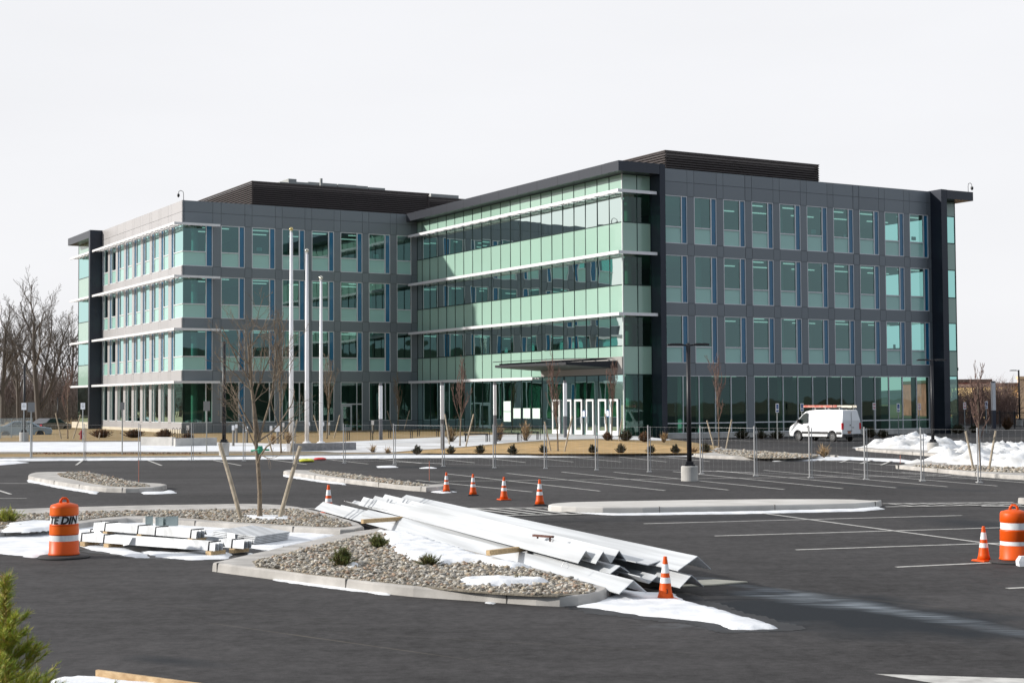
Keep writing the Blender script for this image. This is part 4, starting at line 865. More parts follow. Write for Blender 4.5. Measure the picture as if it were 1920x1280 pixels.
mb.add([(-.12,-.09,.005),(.14,-.09,.005),(.14,.09,.005),(-.12,.09,.005),(-.13,-.08,.09),(.14,-.08,.09),(.14,.08,.09),(-.13,.08,.09),(-.08,-.06,.17),(.13,-.06,.17),(.13,.06,.17),(-.08,.06,.17)], [(0,3,2,1),(0,1,5,4),(1,2,6,5),(2,3,7,6),(3,0,4,7),(4,5,9,8),(5,6,10,9),(6,7,11,10),(7,4,8,11),(8,9,10,11)]); mb.build('block', MWHT, root)
# --- sandbags, marker rods
def bag(label, px, py, w, m, s):
    P = G(px, py); mb = MB(); n, k = 14, 9; rnd = random.Random(s)
    for j in range(k+1):
        v = math.pi*j/k
        for i in range(n):
            a = 2*math.pi*i/n; r = math.sin(v)**.6; mb.v.append((w/2*r*math.cos(a)*(1+rnd.uniform(-.06, .06)), w*.3*r*math.sin(a), .06+w*.10*math.cos(v)*(1+.3*math.sin(a*2+s))+w*.02))
    for j in range(k):
        for i in range(n): mb.f.append((j*n+i, (j+1)*n+i, (j+1)*n+(i+1)%n, j*n+(i+1)%n)); mb.m.append(0)
    o = mb.build('sandbag', m, smooth=True); o.location = P; tag(o, label, 'sandbag', 'sandbags holding the fence')
bag('yellow sandbag on the lot by the fence', 575, 866, .75, MYEL, 1)
bag('red sandbag on the lot beside the yellow one', 600, 863, .62, MRED, 2)
for px, py, pt, lab in ((260, 906, 862, 'thin orange marker rod beside the left stone island'), (805, 900, 864, 'thin orange marker rod left of the cone row'), (1688, 868, 853, 'thin red marker rod before the snow pile')):
    P = G(px, py); h = hpix(P, pt); mb = MB(); mb.tube([(0, 0, .0), (0, 0, h)], .012, 6); o = mb.build('marker_rod', mat('faded_orange_rod', (.55, .20, .14), .6)); o.location = P; tag(o, lab, 'marker rod', 'thin marker rods')
# --- construction fence
MCH = mat('galvanised_fence_wire', (.60, .61, .62), .5, .2); MPOST = mat('galvanised_post', (.50, .50, .50), .5, .3)
fp = [(57, 863), (157.5, 863.5), (260, 863.5), (359, 863), (456, 864), (550, 866), (644, 868), (738, 870), (829.5, 874), (925, 877), (1021, 878), (1117, 881), (1215.5, 884.5), (1313.5, 888), (1415, 892), (1518, 895.5), (1621.5, 898.5), (1727.5, 901.5), (1834, 904.5), (1942, 908)]
pts = [G(*p) for p in fp]; P0 = pts[0]; FH = 1.8
fr = thing('temporary_fence', 'wire mesh construction fence on thin steel posts across the lot', 'fence', P0)
for i, p in enumerate(pts):
    mb = MB(); q = p-P0; mb.tube([(q.x, q.y, 0), (q.x, q.y, FH+.04)], .025, 6); mb.tube([(q.x+.09, q.y, .05), (q.x+.09, q.y, FH)], .016, 5); mb.box(q.x-.05, q.x+.13, q.y-.12, q.y+.12, .0, .03); mb.build('post', MPOST, fr)
prev = G(-45, 862); allp = [prev]+pts
for a, b in zip(allp, allp[1:]):
    mb = MB(); a = a-P0; b = b-P0; d = b-a; n = int(d.length/.2); z0, z1 = .12, FH-.03
    for z, r in ((z0, .0025), (z1, .0035), (.8, .001), (1.3, .001)): mb.tube([a+Vector((0, 0, z)), b+Vector((0, 0, z))], r, 3, cap=False)
    for k in range(1, n): p = a+d*k/n; mb.tube([p+Vector((0, 0, z0)), p+Vector((0, 0, z1))], .0006, 3, cap=False)
    mb.build('mesh_panel', MCH, fr)
# --- flagpoles
def flagpole(label, px, pt, gold, s):
    P = GT(px, 830); h = hpix(P, pt)
    t = thing('flagpole', label, 'flagpole', P, 0, 'white flagpoles'); mb = MB()
    mb.tube([(0, 0, 0), (0, 0, h*.5), (0, 0, h-.35)], [.135*s, .115*s, .075*s], 16); mb.build('pole', MWHT, t, smooth=True)
    mb = MB(); mb.lathe([(.30, 0), (.26, .05), (.14, .10)], 20); mb.build('base_collar', MWHT, t)
    mb = MB(); mb.lathe([(.05, h-.36), (.085, h-.34), (.085, h-.24), (.04, h-.20)], 12); mb.build('truck', mat('pulley_metal', (.6, .6, .58), .35, .6), t)
    mb = MB(); pr = [(.001, h)]+[(.13*math.sin(a*math.pi/8), h-.13+.13*math.cos(a*math.pi/8)) for a in range(1, 8)]; mb.lathe([(r, z) for r, z in pr[::-1]]+[], 14); mb.build('ball', mat('gold_ball', (.62, .50, .22), .25, .9) if gold else mat('silver_ball', (.60, .58, .50), .25, .9), t, smooth=True)
    mb = MB(); mb.tube([(.14*s, -.05, 1.2), (.10*s, -.04, h-.4)], .012, 4); mb.build('halyard', MWHT, t); mb = MB(); mb.box(.08, .2, -.08, .02, 1.1, 1.35); mb.build('cleat_box', MWHT, t)
flagpole('tallest white flagpole, leftmost of the three, gold ball', 546, 426, True, 1.15)
flagpole('middle white flagpole of the three', 575.5, 466, False, 1.05)
flagpole('shortest white flagpole, rightmost of the three', 602, 517, False, .95)
# --- light poles
def lightpole(label, px, pb, pt, pbase, wpx, arms, terr=False, taper=False, z0=None, rz=0.0):
    P = GT(px, pb) if terr else G(px, pb); h = hpix(P, pt); hb = hpix(P, pbase); r = wpx/2*mpp(P)
    t = thing('light_pole', label, 'light pole', P, rz, 'black parking lot light poles')
    mb = MB(); mb.lathe([(r*(.85 if taper else 1), 0), (r, hb-.03), (r-.03, hb)] if taper else [(r, 0), (r, hb-.03), (r-.03, hb)], 28); mb.build('concrete_base', MCON, t, smooth=False)
    pr = h*.012+.03
    mb = MB(); mb.box(-pr*2, pr*2, -pr*2, pr*2, hb+.001, hb+.06); mb.box(-pr*1.5, pr*1.5, -pr*1.5, pr*1.5, hb+.06, hb+.16); mb.build('base_plate', MBLK, t, bevel=.01)
    mb = MB(); mb.tube([(0, 0, hb+.1), (0, 0, h+.03)], [pr, pr*.85], 10); mb.build('pole', MBLK, t, smooth=True)
    for s in arms:
        mb = MB(); w = .50*h/4.8; mb.beam((0, 0, h-.05), (s*.22, 0, h-.03), .05, .05); mb.build('arm', MBLK, t)
        mb = MB(); x0, x1 = s*.18*h/4.8, s*(.18+.55)*h/4.8; a, b = min(x0, x1), max(x0, x1); mb.box(a, b, -.16, .16, h-.055, h+.01); mb.box(a+.08, b-.05, -.13, .13, h+.01, h+.03); mb.build('lamp_head', MBLK, t, bevel=.012)
    return t
lightpole('tall black double-armed light pole on a round concrete base mid lot', 1293, 901, 645, 873, 32, (-1, 1))
lightpole('black double-armed light pole rising from the snow pile', 1749.5, 850, 674, 829, 21, (-1, 1))
lightpole('black light pole on tapered concrete base left of the flagpoles', 420, 854, 641, 829, 21, (), terr=True, taper=True)
lightpole('black single-armed light pole far right by the yellow building', 1912, 800, 694, 787, 12, (-1,))
lightpole('black light pole far left before the bare trees', 45, 827, 685, 810, 17, (), terr=True)
lightpole('short black lamp post between the left trees, far back', 108, 803, 745, 800, 8, (), terr=False)
# --- light columns
def column(label, px, pb, pt, pw, wpx, dark=False, terr=True):
    P = GT(px, pb) if terr else G(px, pb); h = hpix(P, pt); hw = hpix(P, pw); w = wpx*mpp(P)/2
    t = thing('light_column', label, 'light column', P, .2, 'square path light columns')
    mb = MB(); mb.box(-w*.95, w*.95, -w*.95, w*.95, 0, hw); mb.build('shaft', mat('navy_shaft', (.05, .055, .08), .5) if dark else mat('grey_shaft', (.17, .17, .18), .5), t, bevel=.01)
    mb = MB(); mb.box(-w, w, -w, w, hw+.002, h-.18); mb.build('lamp_panel', MWHT, t, bevel=.01)
    mb = MB(); mb.box(-w*.8, w*.8, -w*.8, w*.8, h-.178, h); mb.build('cap', MATS['grey_shaft'] if 'grey_shaft' in MATS else MBLK, t)
column('white-topped light column nearest the flagpoles', 714, 824, 718, 785, 6.5)
column('white-topped light column left of the reddish young tree', 829.5, 844, 716, 786, 6.5)
column('white-topped light column beside the window notices', 928.5, 832, 716, 778, 5.6)
column('white-topped light column before the entrance doors', 1060, 820, 713, 780, 6.2)
column('white-topped light column with navy base right of the building', 1863.5, 803, 714, 769, 6.5, True, False)
# --- signs
MSPOST = mat('sign_post_steel', (.36, .38, .38), .55, .3); MSBACK = mat('sign_back_metal', (.33, .33, .33), .6, .2); MSBLU = mat('sign_blue', (.03, .10, .30), .5); MSRED = mat('sign_red', (.50, .05, .05), .5)
def sign(label, px, pb, pt, ph, pw, kind, terr=False, group='parking signs along the building', cat='sign', rz=PSI*.4):
    P = GT(px, pb) if terr else G(px, pb); h = hpix(P, pt); s = mpp(P); w = pw*s; hh = ph*s
    t = thing('parking_sign' if kind != 'back' else 'road_sign', label, cat, P, rz, group)
    mb = MB(); mb.tube([(0, .02, 0), (0, .02, h-.03)], .032, 6); mb.build('post', MSPOST, t)
    mb = MB(); mb.box(-w/2, w/2, -.03, -.018, h-hh, h); mb.build('plate', MSBACK if kind == 'back' else MWHT, t, bevel=.004)
    if kind == 'access':
        mb = MB(); z = h-hh*.36; a = w*.30; y = -.034; mb.box(-a, a, y, -.031, z-hh*.22, z+hh*.24); mb.build('blue_field', MSBLU, t)
        mb = MB(); y = -.036; k = w*.5
        mb.tube([(0+.16*k*math.cos(q), y, z-.12*k+.16*k*math.sin(q)-hh*.02) for q in [x*.6 for x in range(11)]], k*.04, 4); mb.tube([(-.06*k, y, z+.22*k), (-.02*k, y, z), (.16*k, y, z), (.24*k, y, z-.2*k)], k*.05, 4); mb.box(-.12*k, 0, y, y+.002, z+.26*k, z+.38*k); mb.build('wheelchair_symbol', MWHT, t)
        mb = MB(); mb.box(-w*.36, w*.36, -.034, -.031, h-hh*.90, h-hh*.76); mb.build('lettering', MSBLU, t)
    if kind == 'red':
        mb = MB()
        for q, x in ((.12, .36), (.30, .30), (.58, .36), (.74, .30)): mb.box(-w*x, w*x, -.034, -.031, h-hh*(q+.10), h-hh*q)
        mb.build('lettering', MSRED, t)
    if kind == 'text':
        mb = MB()
        for q, x in ((.2, .25), (.42, .33), (.62, .28)): mb.box(-w*x, w*x, -.034, -.031, h-hh*(q+.08), h-hh*q)
        mb.build('lettering', MSBACK, t)
for px, pb, pt, ph, pw, k, lab in ((1188.5, 821, 754, 18, 7, 'access', 'accessible parking sign by the glass corner, leftmost of the row'), (1256.5, 812, 757, 13, 6.5, 'red', 'red and white sign beside the dark corner fin'),
    (1304, 813, 757, 17, 6.5, 'access', 'accessible sign just right of the tall light pole'), (1358.7, 813, 757, 17, 6.5, 'access', 'accessible sign right of the staked bare tree'), (1408.7, 816, 755, 13, 6.5, 'red', 'red and white sign in front of the grey pier'),
    (1458, 823, 756, 17, 6.5, 'access', 'accessible sign left of the white van, clear of it'), (1504.5, 822, 756, 15, 6.5, 'access', 'accessible sign half hidden by the van cab'), (1639.8, 818, 755, 13, 6.5, 'red', 'red and white sign just right of the van rear'),
    (1685, 817, 756, 16, 6.5, 'access', 'accessible sign midway between van and snow light pole'), (1724.5, 816, 756, 12, 6, 'red', 'red and white sign left of the snow pile light pole'), (1768, 812, 755, 15, 5.5, 'access', 'accessible sign on the dark right corner fin'),
    (1809.5, 812, 754, 13, 6, 'red', 'red and white sign just right of the building'), (1850, 812, 752, 14, 6, 'access', 'accessible sign left of the navy based light column')):
    sign(lab, px, pb, pt, ph, pw, k)
sign('small white text sign on the far left light pole base', 44.5, 829, 755, 13, 9, 'text', True, 'white signs on the left')
sign('small white text sign before the left glass end', 155, 829, 755, 12, 8, 'text', True, 'white signs on the left')
sign('grey back of a road sign at the far left fence post', 58, 858, 754, 18, 13, 'back', True, 'road signs seen from behind')
sign('grey back of a road sign before the west windows', 229, 852, 754, 14, 8, 'back', True, 'road signs seen from behind')
sign('grey back of a road sign left of the tapered light pole', 387.5, 850, 752, 18, 12, 'back', True, 'road signs seen from behind')
def stub(label, px, pb, pt, w, hh, terr=True):
    P = GT(px, pb); h = hpix(P, pt); s = mpp(P); t = thing('marker_post', label, 'marker post', P, 0, 'short posts with white plates'); mb = MB(); mb.tube([(0, 0, 0), (0, 0, h-.05)], .075, 8); mb.build('post', mat('stub_grey', (.18, .17, .155), .7), t)
    mb = MB(); mb.box(-w*s/2, w*s/2, -.10, -.078, h-hh*s, h); mb.build('plate', MWHT, t)
for px, pb, pt, w, hh, lab in ((437.5, 836, 797, 5, 9, 'short post with white plate nearest the tapered light pole'), (443.5, 830, 795, 4.5, 7, 'short post with white plate just behind the nearest one'), (463, 830, 799, 5, 8, 'short post with white plate left of the tagged young tree'), (352.5, 817, 797, 5, 9, 'short post with white plate by the bike rack'),
    (508.5, 830, 798, 5, 9, 'short post with white plate right of the tagged young tree'), (520.5, 832, 798, 10, 11, 'short post with the widest white plate'), (531.5, 823, 792, 4, 8, 'short post with narrow plate before the flagpoles'), (617, 815, 791, 4, 6, 'short post with a narrow plate right of the flagpoles'), (699, 812, 788, 5, 8, 'short post with a white plate left of a light column')):
    stub(lab, px, pb, pt, w, hh)
# --- walls, bench, rack, hydrant
def lowwall(label, a, b, h, w, name='low_wall', m=None, cat='low wall'):
    A, B = GT(*a), GT(*b); mb = MB(); z = (A.z+B.z)/2; mb.beam(Vector((A.x, A.y, z+h/2-.03)), Vector((B.x, B.y, z+h/2-.03)), w, h+.06); return tag(mb.build(name, m or MCON, bevel=.02), label, cat)
lowwall('pale low concrete planter wall before the west corner', (267, 835), (326, 836), .55, .3)
lowwall('grey low concrete wall running to the tapered light pole', (327, 837), (405, 835), .5, .3)
lowwall('dark grey granite slab bench before the flagpoles', (541, 846), (664, 843), .42, .6, 'stone_bench', mat('grey_granite', (.26, .255, .26), .8, var=.15, scale=6), 'bench')
P = GT(338, 824); rk = thing('bike_rack', 'dark hooped bicycle rack at the building corner', 'bike rack', P)
mb = MB()
for k in range(6): x = -.55+k*.24; mb.tube([(x, 0, 0), (x, 0, .78), (x+.06, 0, .84), (x+.12, 0, .78), (x+.12, 0, 0)], .022, 5)
mb.build('hoop', MBLK, rk); mb = MB(); mb.box(-.7, .85, -.04, .04, .0, .03); mb.build('base_rail', MBLK, rk)
P = GT(152.5, 823); hy = thing('fire_hydrant', 'small dark red fire hydrant at the left glass end', 'fire hydrant', P)
mb = MB(); mb.lathe([(.14, 0), (.14, .05), (.10, .06), (.10, .45), (.13, .47), (.12, .55), (.05, .62), (.03, .68)], 14); mb.tube([(-.19, 0, .38), (.19, 0, .38)], .06, 8); mb.build('body', mat('hydrant_red', (.30, .03, .04), .5), hy)
def bench(label, x0, x1, pb, ht, back=False):
    A, B = GT(x0, pb), GT(x1, pb); d = B-A; L = d.length; t = thing('park_bench', label, 'park bench', (A+B)/2, math.atan2(d.y, d.x), 'black metal benches')
    mb = MB(); n = 9
    for k in range(n): y = -.22+.055*k; mb.box(-L/2, L/2, y-.018, y+.018, ht-.03, ht)
    mb.build('seat', MBLK, t)
    for sx in (-L/2+.15, L/2-.15):
        mb = MB(); mb.beam((sx, -.22, 0), (sx, -.22, ht-.03), .05, .05); mb.beam((sx, .22, 0), (sx, .24, ht-.03), .05, .05); mb.beam((sx, -.24, ht-.05), (sx, .24, ht-.05), .04, .04); mb.build('leg', MBLK, t)
    if back:
        mb = MB(); k = -L/2+.03
        while k < L/2: mb.beam((k, -.26, ht), (k, -.34, ht+.42), .02, .015); k += .085
        mb.beam((-L/2, -.34, ht+.43), (L/2, -.34, ht+.43), .04, .04); mb.beam((-L/2, -.25, ht+.03), (L/2, -.25, ht+.03), .04, .04); mb.build('backrest', MBLK, t)
        for s in (-L/2, L/2):
            mb = MB(); mb.beam((s, -.3, ht+.22), (s, .2, ht+.22), .04, .04); mb.beam((s, .2, 0), (s, .2, ht+.22), .04, .04); mb.build('armrest', MBLK, t)
bench('backless dark bench nearest the side door', 649, 701, 825, .62); bench('backless dark bench just right of a light column', 727, 775, 821, .6); bench('backless dark bench in the shade below the glass wall', 781, 824, 818, .6)
bench('black slatted bench between the reddish tree and light column', 871, 917, 828, .5, True); bench('black slatted bench right of the notice light column', 930, 976, 827, .5, True); bench('black slatted bench nearest the entrance doors', 982, 1012, 824, .5, True)
# --- van
def van():
    P = G(1578, 827); t = thing('cargo_van', 'white panel van parked before the building, ladders on its roof', 'van', P, math.radians(123), None)
    W2 = 1.0; L = 5.9
    # side outline (x forward, z up), wheel arches cut out
    def arch(cx, r, n=8): return [(cx+r*math.cos(math.pi*(1-i/n)), .36+r*math.sin(math.pi*(1-i/n))) for i in range(n+1)]
    RW, FW_ = 1.05, 4.75
    low = [(0, .48), (.03, .36)] + [(RW-.43, .36)] + arch(RW, .43)[1:-1] + [(RW+.43, .36)] + [(FW_-.43, .34)] + arch(FW_, .43)[1:-1] + [(FW_+.43, .34), (5.75, .36), (5.88, .5)]
    top = [(5.9, .8), (5.82, 1.02), (5.6, 1.16), (5.1, 1.38), (4.2, 2.15), (4.02, 2.27), (3.7, 2.36), (3.0, 2.42), (1.5, 2.44), (.2, 2.42), (.1, 2.36), (.0, 1.6)]
    out_ = low+top
    def halfw(z, x):
        w = W2 - (.0 if z < 1.15 else .16*((z-1.15)/1.3)**1.5)
        if z > 2.3: w -= .10
        if x > 5.3: w -= .16*((x-5.3)/.6)**1.4
        return w
    mb = MB(); n = len(out_)
    Lv = [(x-1.05, halfw(z, x), z) for x, z in out_]; Rv = [(x-1.05, -halfw(z, x), z) for x, z in out_]
    mb.add(Lv+Rv, [tuple(range(n-1, -1, -1)), tuple(range(n, 2*n))] + [(i, (i+1) % n, (i+1) % n+n, i+n) for i in range(n)])
    mb.build('body', mat('white_van_paint', (.80, .81, .83), .25, coat=.6), t, bevel=.035)
    mg = mat('van_window', (.015, .025, .022), .06, spec=.8); mt = mat('black_trim', (.02, .02, .022), .6); mr = mat('tail_light_red', (.55, .01, .02), .2)
    for s in (1, -1):
        mb = MB(); Q = [(3.72, 1.42), (4.62, 1.34), (4.85, 1.45), (4.22, 2.03), (4.0, 2.14), (3.76, 2.16)]
        mb.add([(x-1.05, s*(halfw(z, x)+.012), z) for x, z in Q]+[(x-1.05, s*(halfw(z, x)-.02), z) for x, z in Q], [tuple(range(6)) if s < 0 else tuple(range(5, -1, -1))]+[(i, (i+1) % 6, (i+1) % 6+6, i+6) for i in range(6)]); mb.build('side_window', mg, t)
        mb = MB()
        for a, b in ((RW+.45, FW_-.45), (.1, RW-.45)): mb.box(a-1.05, b-1.05, *(sorted((s*1.0, s*1.022))), .56, .74)
        mb.build('side_moulding', mt, t)
        mb = MB(); mb.box(4.45-1.05, 4.6-1.05, *(sorted((s*1.03, s*1.28))), 1.38, 1.68); mb.build('wing_mirror', mt, t, bevel=.03)
        mb = MB(); mb.box(-1.078, -.98, *(sorted((s*.83, s*1.008))), .92, 1.42); mb.build('tail_light', mr, t, bevel=.01)
        for cx in (RW, FW_):
            mb = MB(); mb.v = []; rim = MB()
            prof = [(.20, -.1), (.33, -.11), (.355, -.07), (.355, .07), (.33, .11), (.20, .1)]
            tm = MB(); tm.lathe(prof, 24); tm.v = [(x+cx-1.05, z*1.0+s*.86, y+.355) for x, y, z in tm.v]; wo = tm.build('wheel', MRUB, t, smooth=False)
            rim.lathe([(.001, .09), (.07, .10), (.10, .06), (.19, .085), (.21, .10)] if s > 0 else [(.21, -.10), (.19, -.085), (.10, -.06), (.07, -.10), (.001, -.09)], 16); rim.v = [(x+cx-1.05, z+s*.86, y+.355) for x, y, z in rim.v]; rim.build('rim', mat('steel_rim', (.35, .36, .37), .4, .6), wo)
            ar = MB()
            A_ = [(cx-1.05+.47*math.cos(math.pi*i/12), s*(1.012), .36+.47*math.sin(math.pi*i/12)) for i in range(13)]; ar.tube(A_, .03, 4); ar.build('wheel_arch', mt, t)
    # front door seam, handle, windscreen
    mb = MB(); mb.add([(5.12-1.05, -.80, 1.40), (5.12-1.05, .80, 1.40), (4.24-1.05, .74, 2.14), (4.24-1.05, -.74, 2.14)], [(0,1,2,3)]); mb.v = [(x+.03, y, z+.02) for x, y, z in mb.v]; mb.build('windscreen', mg, t)
    mb = MB()
    for s in (1, -1):
        for x, z0, z1 in ((3.66, .78, 2.2),): mb.box(x-1.053, x-1.047, *(sorted((s*(halfw(z0, x)-.12), s*(halfw(z0, x)+.003)))), z0, 1.2)
        mb.box(3.72-1.05, 3.9-1.05, *(sorted((s*.99, s*1.03))), 1.10, 1.14)
    mb.box(-1.058, -1.04, -.008, .008, .55, 2.25); mb.box(-1.062, -1.04, -.95, .95, .50, .51)
    mb.box(-1.08, -1.04, .10, .17, 1.20, 1.30); mb.box(-1.075, -1.04, -.25, -.08, 1.05, 1.09)
    mb.build('door_seam', mt, t)
    mb = MB(); mb.box(-1.16, -1.0, -.98, .98, .36, .58); mb.box(-1.08, -1.04, -.08, .48, .80, .84); mb.build('rear_bumper', mt, t, bevel=.02)
    mb = MB(); mb.box(4.78, 4.87, -.85, .85, .38, .72); mb.build('front_bumper', mt, t, bevel=.02)
    mb = MB(); mb.box(-1.066, -1.045, .08, .40, .62, .78); mb.build('number_plate', mat('plate_orange', (.45, .18, .10), .5), t)
    mb = MB(); mb.box(.9, 1.4, -.75, .75, .22, .36); mb.build('underbody', mt, t)
    mb = MB()
    for x in (0.0, 1.5, 2.6): mb.box(x-.6, x-.54, -.78, .78, 2.55, 2.60); mb.box(x-.6, x-.54, -.76, -.71, 2.4, 2.56); mb.box(x-.6, x-.54, .71, .76, 2.4, 2.56)
    mb.build('roof_rack', mat('rack_metal', (.5, .5, .5), .4, .5), t)
    return t, P
vt, VP = van(); vt.scale = (.88, .88, .88)
def onvan(x, y, z): 
    a = math.radians(123); return Vector((VP.x+.88*(x*math.cos(a)-y*math.sin(a)), VP.y+.88*(x*math.sin(a)+y*math.cos(a)), .88*z))
def ladder(label, x0, x1, y0, z, m, L_=0.42):
    P = onvan(x0, y0, z); t = thing('ladder', label, 'ladder', P, math.radians(123), 'ladders on the van roof'); ln = (x1-x0)*.88
    for y in (0, L_):
        mb = MB(); mb.box(0, ln, y-.03, y+.03, -.075, .075); mb.build('rail', m, t)
    mb = MB(); k = .15
    while k < ln: mb.tube([(k, 0, 0), (k, L_, 0)], .016, 6); k += .3
    mb.build('rung', MATS['rack_metal'], t)
ladder('red fibreglass ladder on the van roof', .2, 3.3, .25, 2.68, mat('ladder_red', (.52, .10, .07), .5, col2=(.6, .35, .28), scale=3)); ladder('pale aluminium ladder on the van roof', -1.1, 1.9, -.55, 2.66, mat('ladder_pale', (.62, .58, .50), .4, .3))
# --- parked car far left
def car(label, px, py, rz, col, sc=1.0):
    P = G(px, py); t = thing('parked_car', label, 'car', P, rz, 'cars parked beyond the left fence'); n0 = [(0, .3), (.35, .28), (.42, .5), (.6, .62), (.95, .62), (1.1, .5), (1.15, .28), (3.1, .28), (3.18, .5), (3.35, .62), (3.7, .62), (3.87, .5), (3.92, .28), (4.4, .32), (4.5, .6), (4.4, .85), (3.5, .98), (2.75, 1.42), (1.4, 1.45), (.6, 1.05), (.05, .98)]
    mb = MB(); hw = lambda z: .88 if z < 1 else .88-.35*(z-1); n = len(n0); mb.add([(x, hw(z), z) for x, z in n0]+[(x, -hw(z), z) for x, z in n0], [tuple(range(n-1, -1, -1)), tuple(range(n, 2*n))]+[(i, (i+1) % n, (i+1) % n+n, i+n) for i in range(n)]); mb.build('body', mat('car_'+str(col[2]), col, .25, .3, coat=.6), t, bevel=.04)
    for s in (1, -1):
        mb = MB(); Q = [(.95, 1.0), (3.3, 1.0), (2.68, 1.36), (1.45, 1.38)]; mb.add([(x, s*(hw(z)+.012), z) for x, z in Q], [(0,1,2,3) if s < 0 else (3,2,1,0)]); mb.build('side_window', mat('van_window', (.02, .03, .03), .1), t)
        for cx in (.78, 3.52):
            tm = MB(); tm.lathe([(.18, -.1), (.30, -.1), (.32, 0), (.30, .1), (.18, .1)], 18); tm.v = [(x+cx, z+s*.78, y+.32) for x, y, z in tm.v]; tm.build('wheel', MRUB, t)
    mb = MB(); mb.box(-.01, .04, -.8, -.55, .72, .86); mb.box(-.01, .04, .55, .8, .72, .86); mb.build('tail_light', mat('tail_light_red', (.5, .01, .02), .2), t)
car('silver blue car beyond the chain link fence at the left edge', -8, 822, .3, (.30, .38, .46)); car('dark car beyond the chain link fence left of the trees', 66, 812, 1.2, (.02, .025, .035))
fa, fb = GT(-40, 823), GT(60, 819); cf = thing('chain_link_fence', 'blue grey chain link fence at the left edge', 'fence', fa)
d = fb-fa
for k in range(6): p = d*k/5; mb = MB(); mb.tube([(p.x, p.y, p.z), (p.x, p.y, p.z+1.5)], .035, 6); mb.build('post', mat('fence_blue_grey', (.30, .36, .40), .5), cf)
mb = MB(); n = int(d.length/.09)
for k in range(n):
    p = d*k/n; q = d*(k+8)/n
    if k+8 <= n: mb.tube([(p.x, p.y, p.z+.05), (q.x, q.y, q.z+1.45)], .006, 3, cap=False); mb.tube([(q.x, q.y, q.z+.05), (p.x, p.y, p.z+1.45)], .006, 3, cap=False)
mb.tube([(0, 0, 1.47), (d.x, d.y, d.z+1.47)], .02, 5); mb.build('chain_link', MATS['fence_blue_grey'], cf)
# --- far right: iron fence and shops
A, B = G(1796, 801), G(1990, 805); fi = thing('iron_fence', 'black iron picket fence right of the building', 'fence', A); d = B-A; h = hpix(A, 770)
n = int(d.length/.16); mb = MB()
for k in range(n): p = d*k/n; mb.box(p.x-.014, p.x+.014, p.y-.014, p.y+.014, .1, h)
for z in (.25, h-.15): mb.beam((0, 0, z), (d.x, d.y, z), .03, .05)
mb.build('picket_panel', MBLK, fi)
for k in range(8): p = d*k/7; mb = MB(); mb.box(p.x-.05, p.x+.05, p.y-.05, p.y+.05, 0, h+.08); mb.build('post', MBLK, fi)
def shop(name, label, px0, px1, dist, pt, col, steps=(), cat='building', dep=25):
    def at(px, y=757):
        d = ray(px, y); return CAMP+d*(dist/d.dot(FW))
    a, b = at(px0), at(px1); a.z = b.z = 0; h = hpix(a, pt); t = thing(name, label, cat, a); mb = MB(); w = (b-a).length
    mb.box(0, w, 0, dep, 0, h); mb.build('wall', col, t); mb = MB(); mb.box(-.2, w+.2, -.25, dep+.2, h+.002, h+.5); mb.build('cornice', mat('cornice_brown', (.14, .09, .07), .8), t)
    for s0, s1, hh, m in steps: mb = MB(); mb.box(w*s0, w*s1, -.8, -.02, 0, h+hh); mb.box(w*s0-.2, w*s1+.2, -1.0, -.01, h+hh+.002, h+hh+.4, 0); mb.build('parapet_tower', m, t)
    mb = MB()
    for k in range(int(w/5)): mb.box(k*5+1, k*5+3.6, -.06, -.01, .4, 3.0)
    mb.build('window', mat('van_window', (.02, .03, .03), .1), t)
shop('brick_building', 'low red brick building beyond the iron fence', 1770, 1858, 240, 717, mat('red_brick', (.48, .15, .12), .9, var=.25, scale=.7)); 
shop('stucco_store', 'yellow and tan stucco store at the right edge', 1880, 2010, 215, 724, mat('yellow_stucco', (.85, .62, .28), .9, var=.06, scale=.3), ((.22, .8, 1.0, mat('tan_stucco', (.85, .58, .36), .9, var=.05, scale=.3)),))
# ================================================================== VEGETATION
def grow(tw, rnd, p, d, L, r, lev, maxlev, nb, spread, up, segs=4, sides=5, gnarl=.25, trunk=None, minr=.004, ratio=.62):
    mb = trunk if (lev == 0 and trunk is not None) else tw
    pts = [p]; rads = [r]; q = p.copy(); dd = d.copy()
    for k in range(segs):
        dd = (dd + Vector((rnd.uniform(-1, 1), rnd.uniform(-1, 1), rnd.uniform(-.5, 1)))*gnarl*(.35 if lev == 0 else 1) + Vector((0, 0, up))).normalized()
        q = q + dd*L/segs; pts.append(q.copy()); rads.append(max(minr, r*(1-(.55 if lev < maxlev else .8)*(k+1)/segs)))
    mb.tube(pts, rads, sides if lev < 2 else 3 if lev > 2 else 4, cap=False)
    if lev >= maxlev: return
    n = nb[lev]
    for i in range(n):
        f = (.32 if lev == 0 else .2) + (.68 if lev == 0 else .8)*((i+rnd.random())/n); k = min(segs-1, int(f*segs)); fr = f*segs-k
        b = pts[k].lerp(pts[k+1], min(1, fr)); rr_ = rads[k]*.62*(1 if lev else .8)
        ax = (pts[k+1]-pts[k]).normalized(); o = ax.orthogonal().normalized(); o.rotate(Matrix.Rotation(rnd.uniform(0, 6.283)+i*2.4, 3, ax)); sp_ = spread*rnd.uniform(.65, 1.25)
        nd = (ax*math.cos(sp_)+o*math.sin(sp_)).normalized()
        grow(tw, rnd, b, nd, L*ratio*rnd.uniform(.7, 1.15)*(1.15-.45*f), max(minr, rr_), lev+1, maxlev, nb, spread, up, max(2, segs-1), sides, gnarl, None, minr, ratio)
    return pts
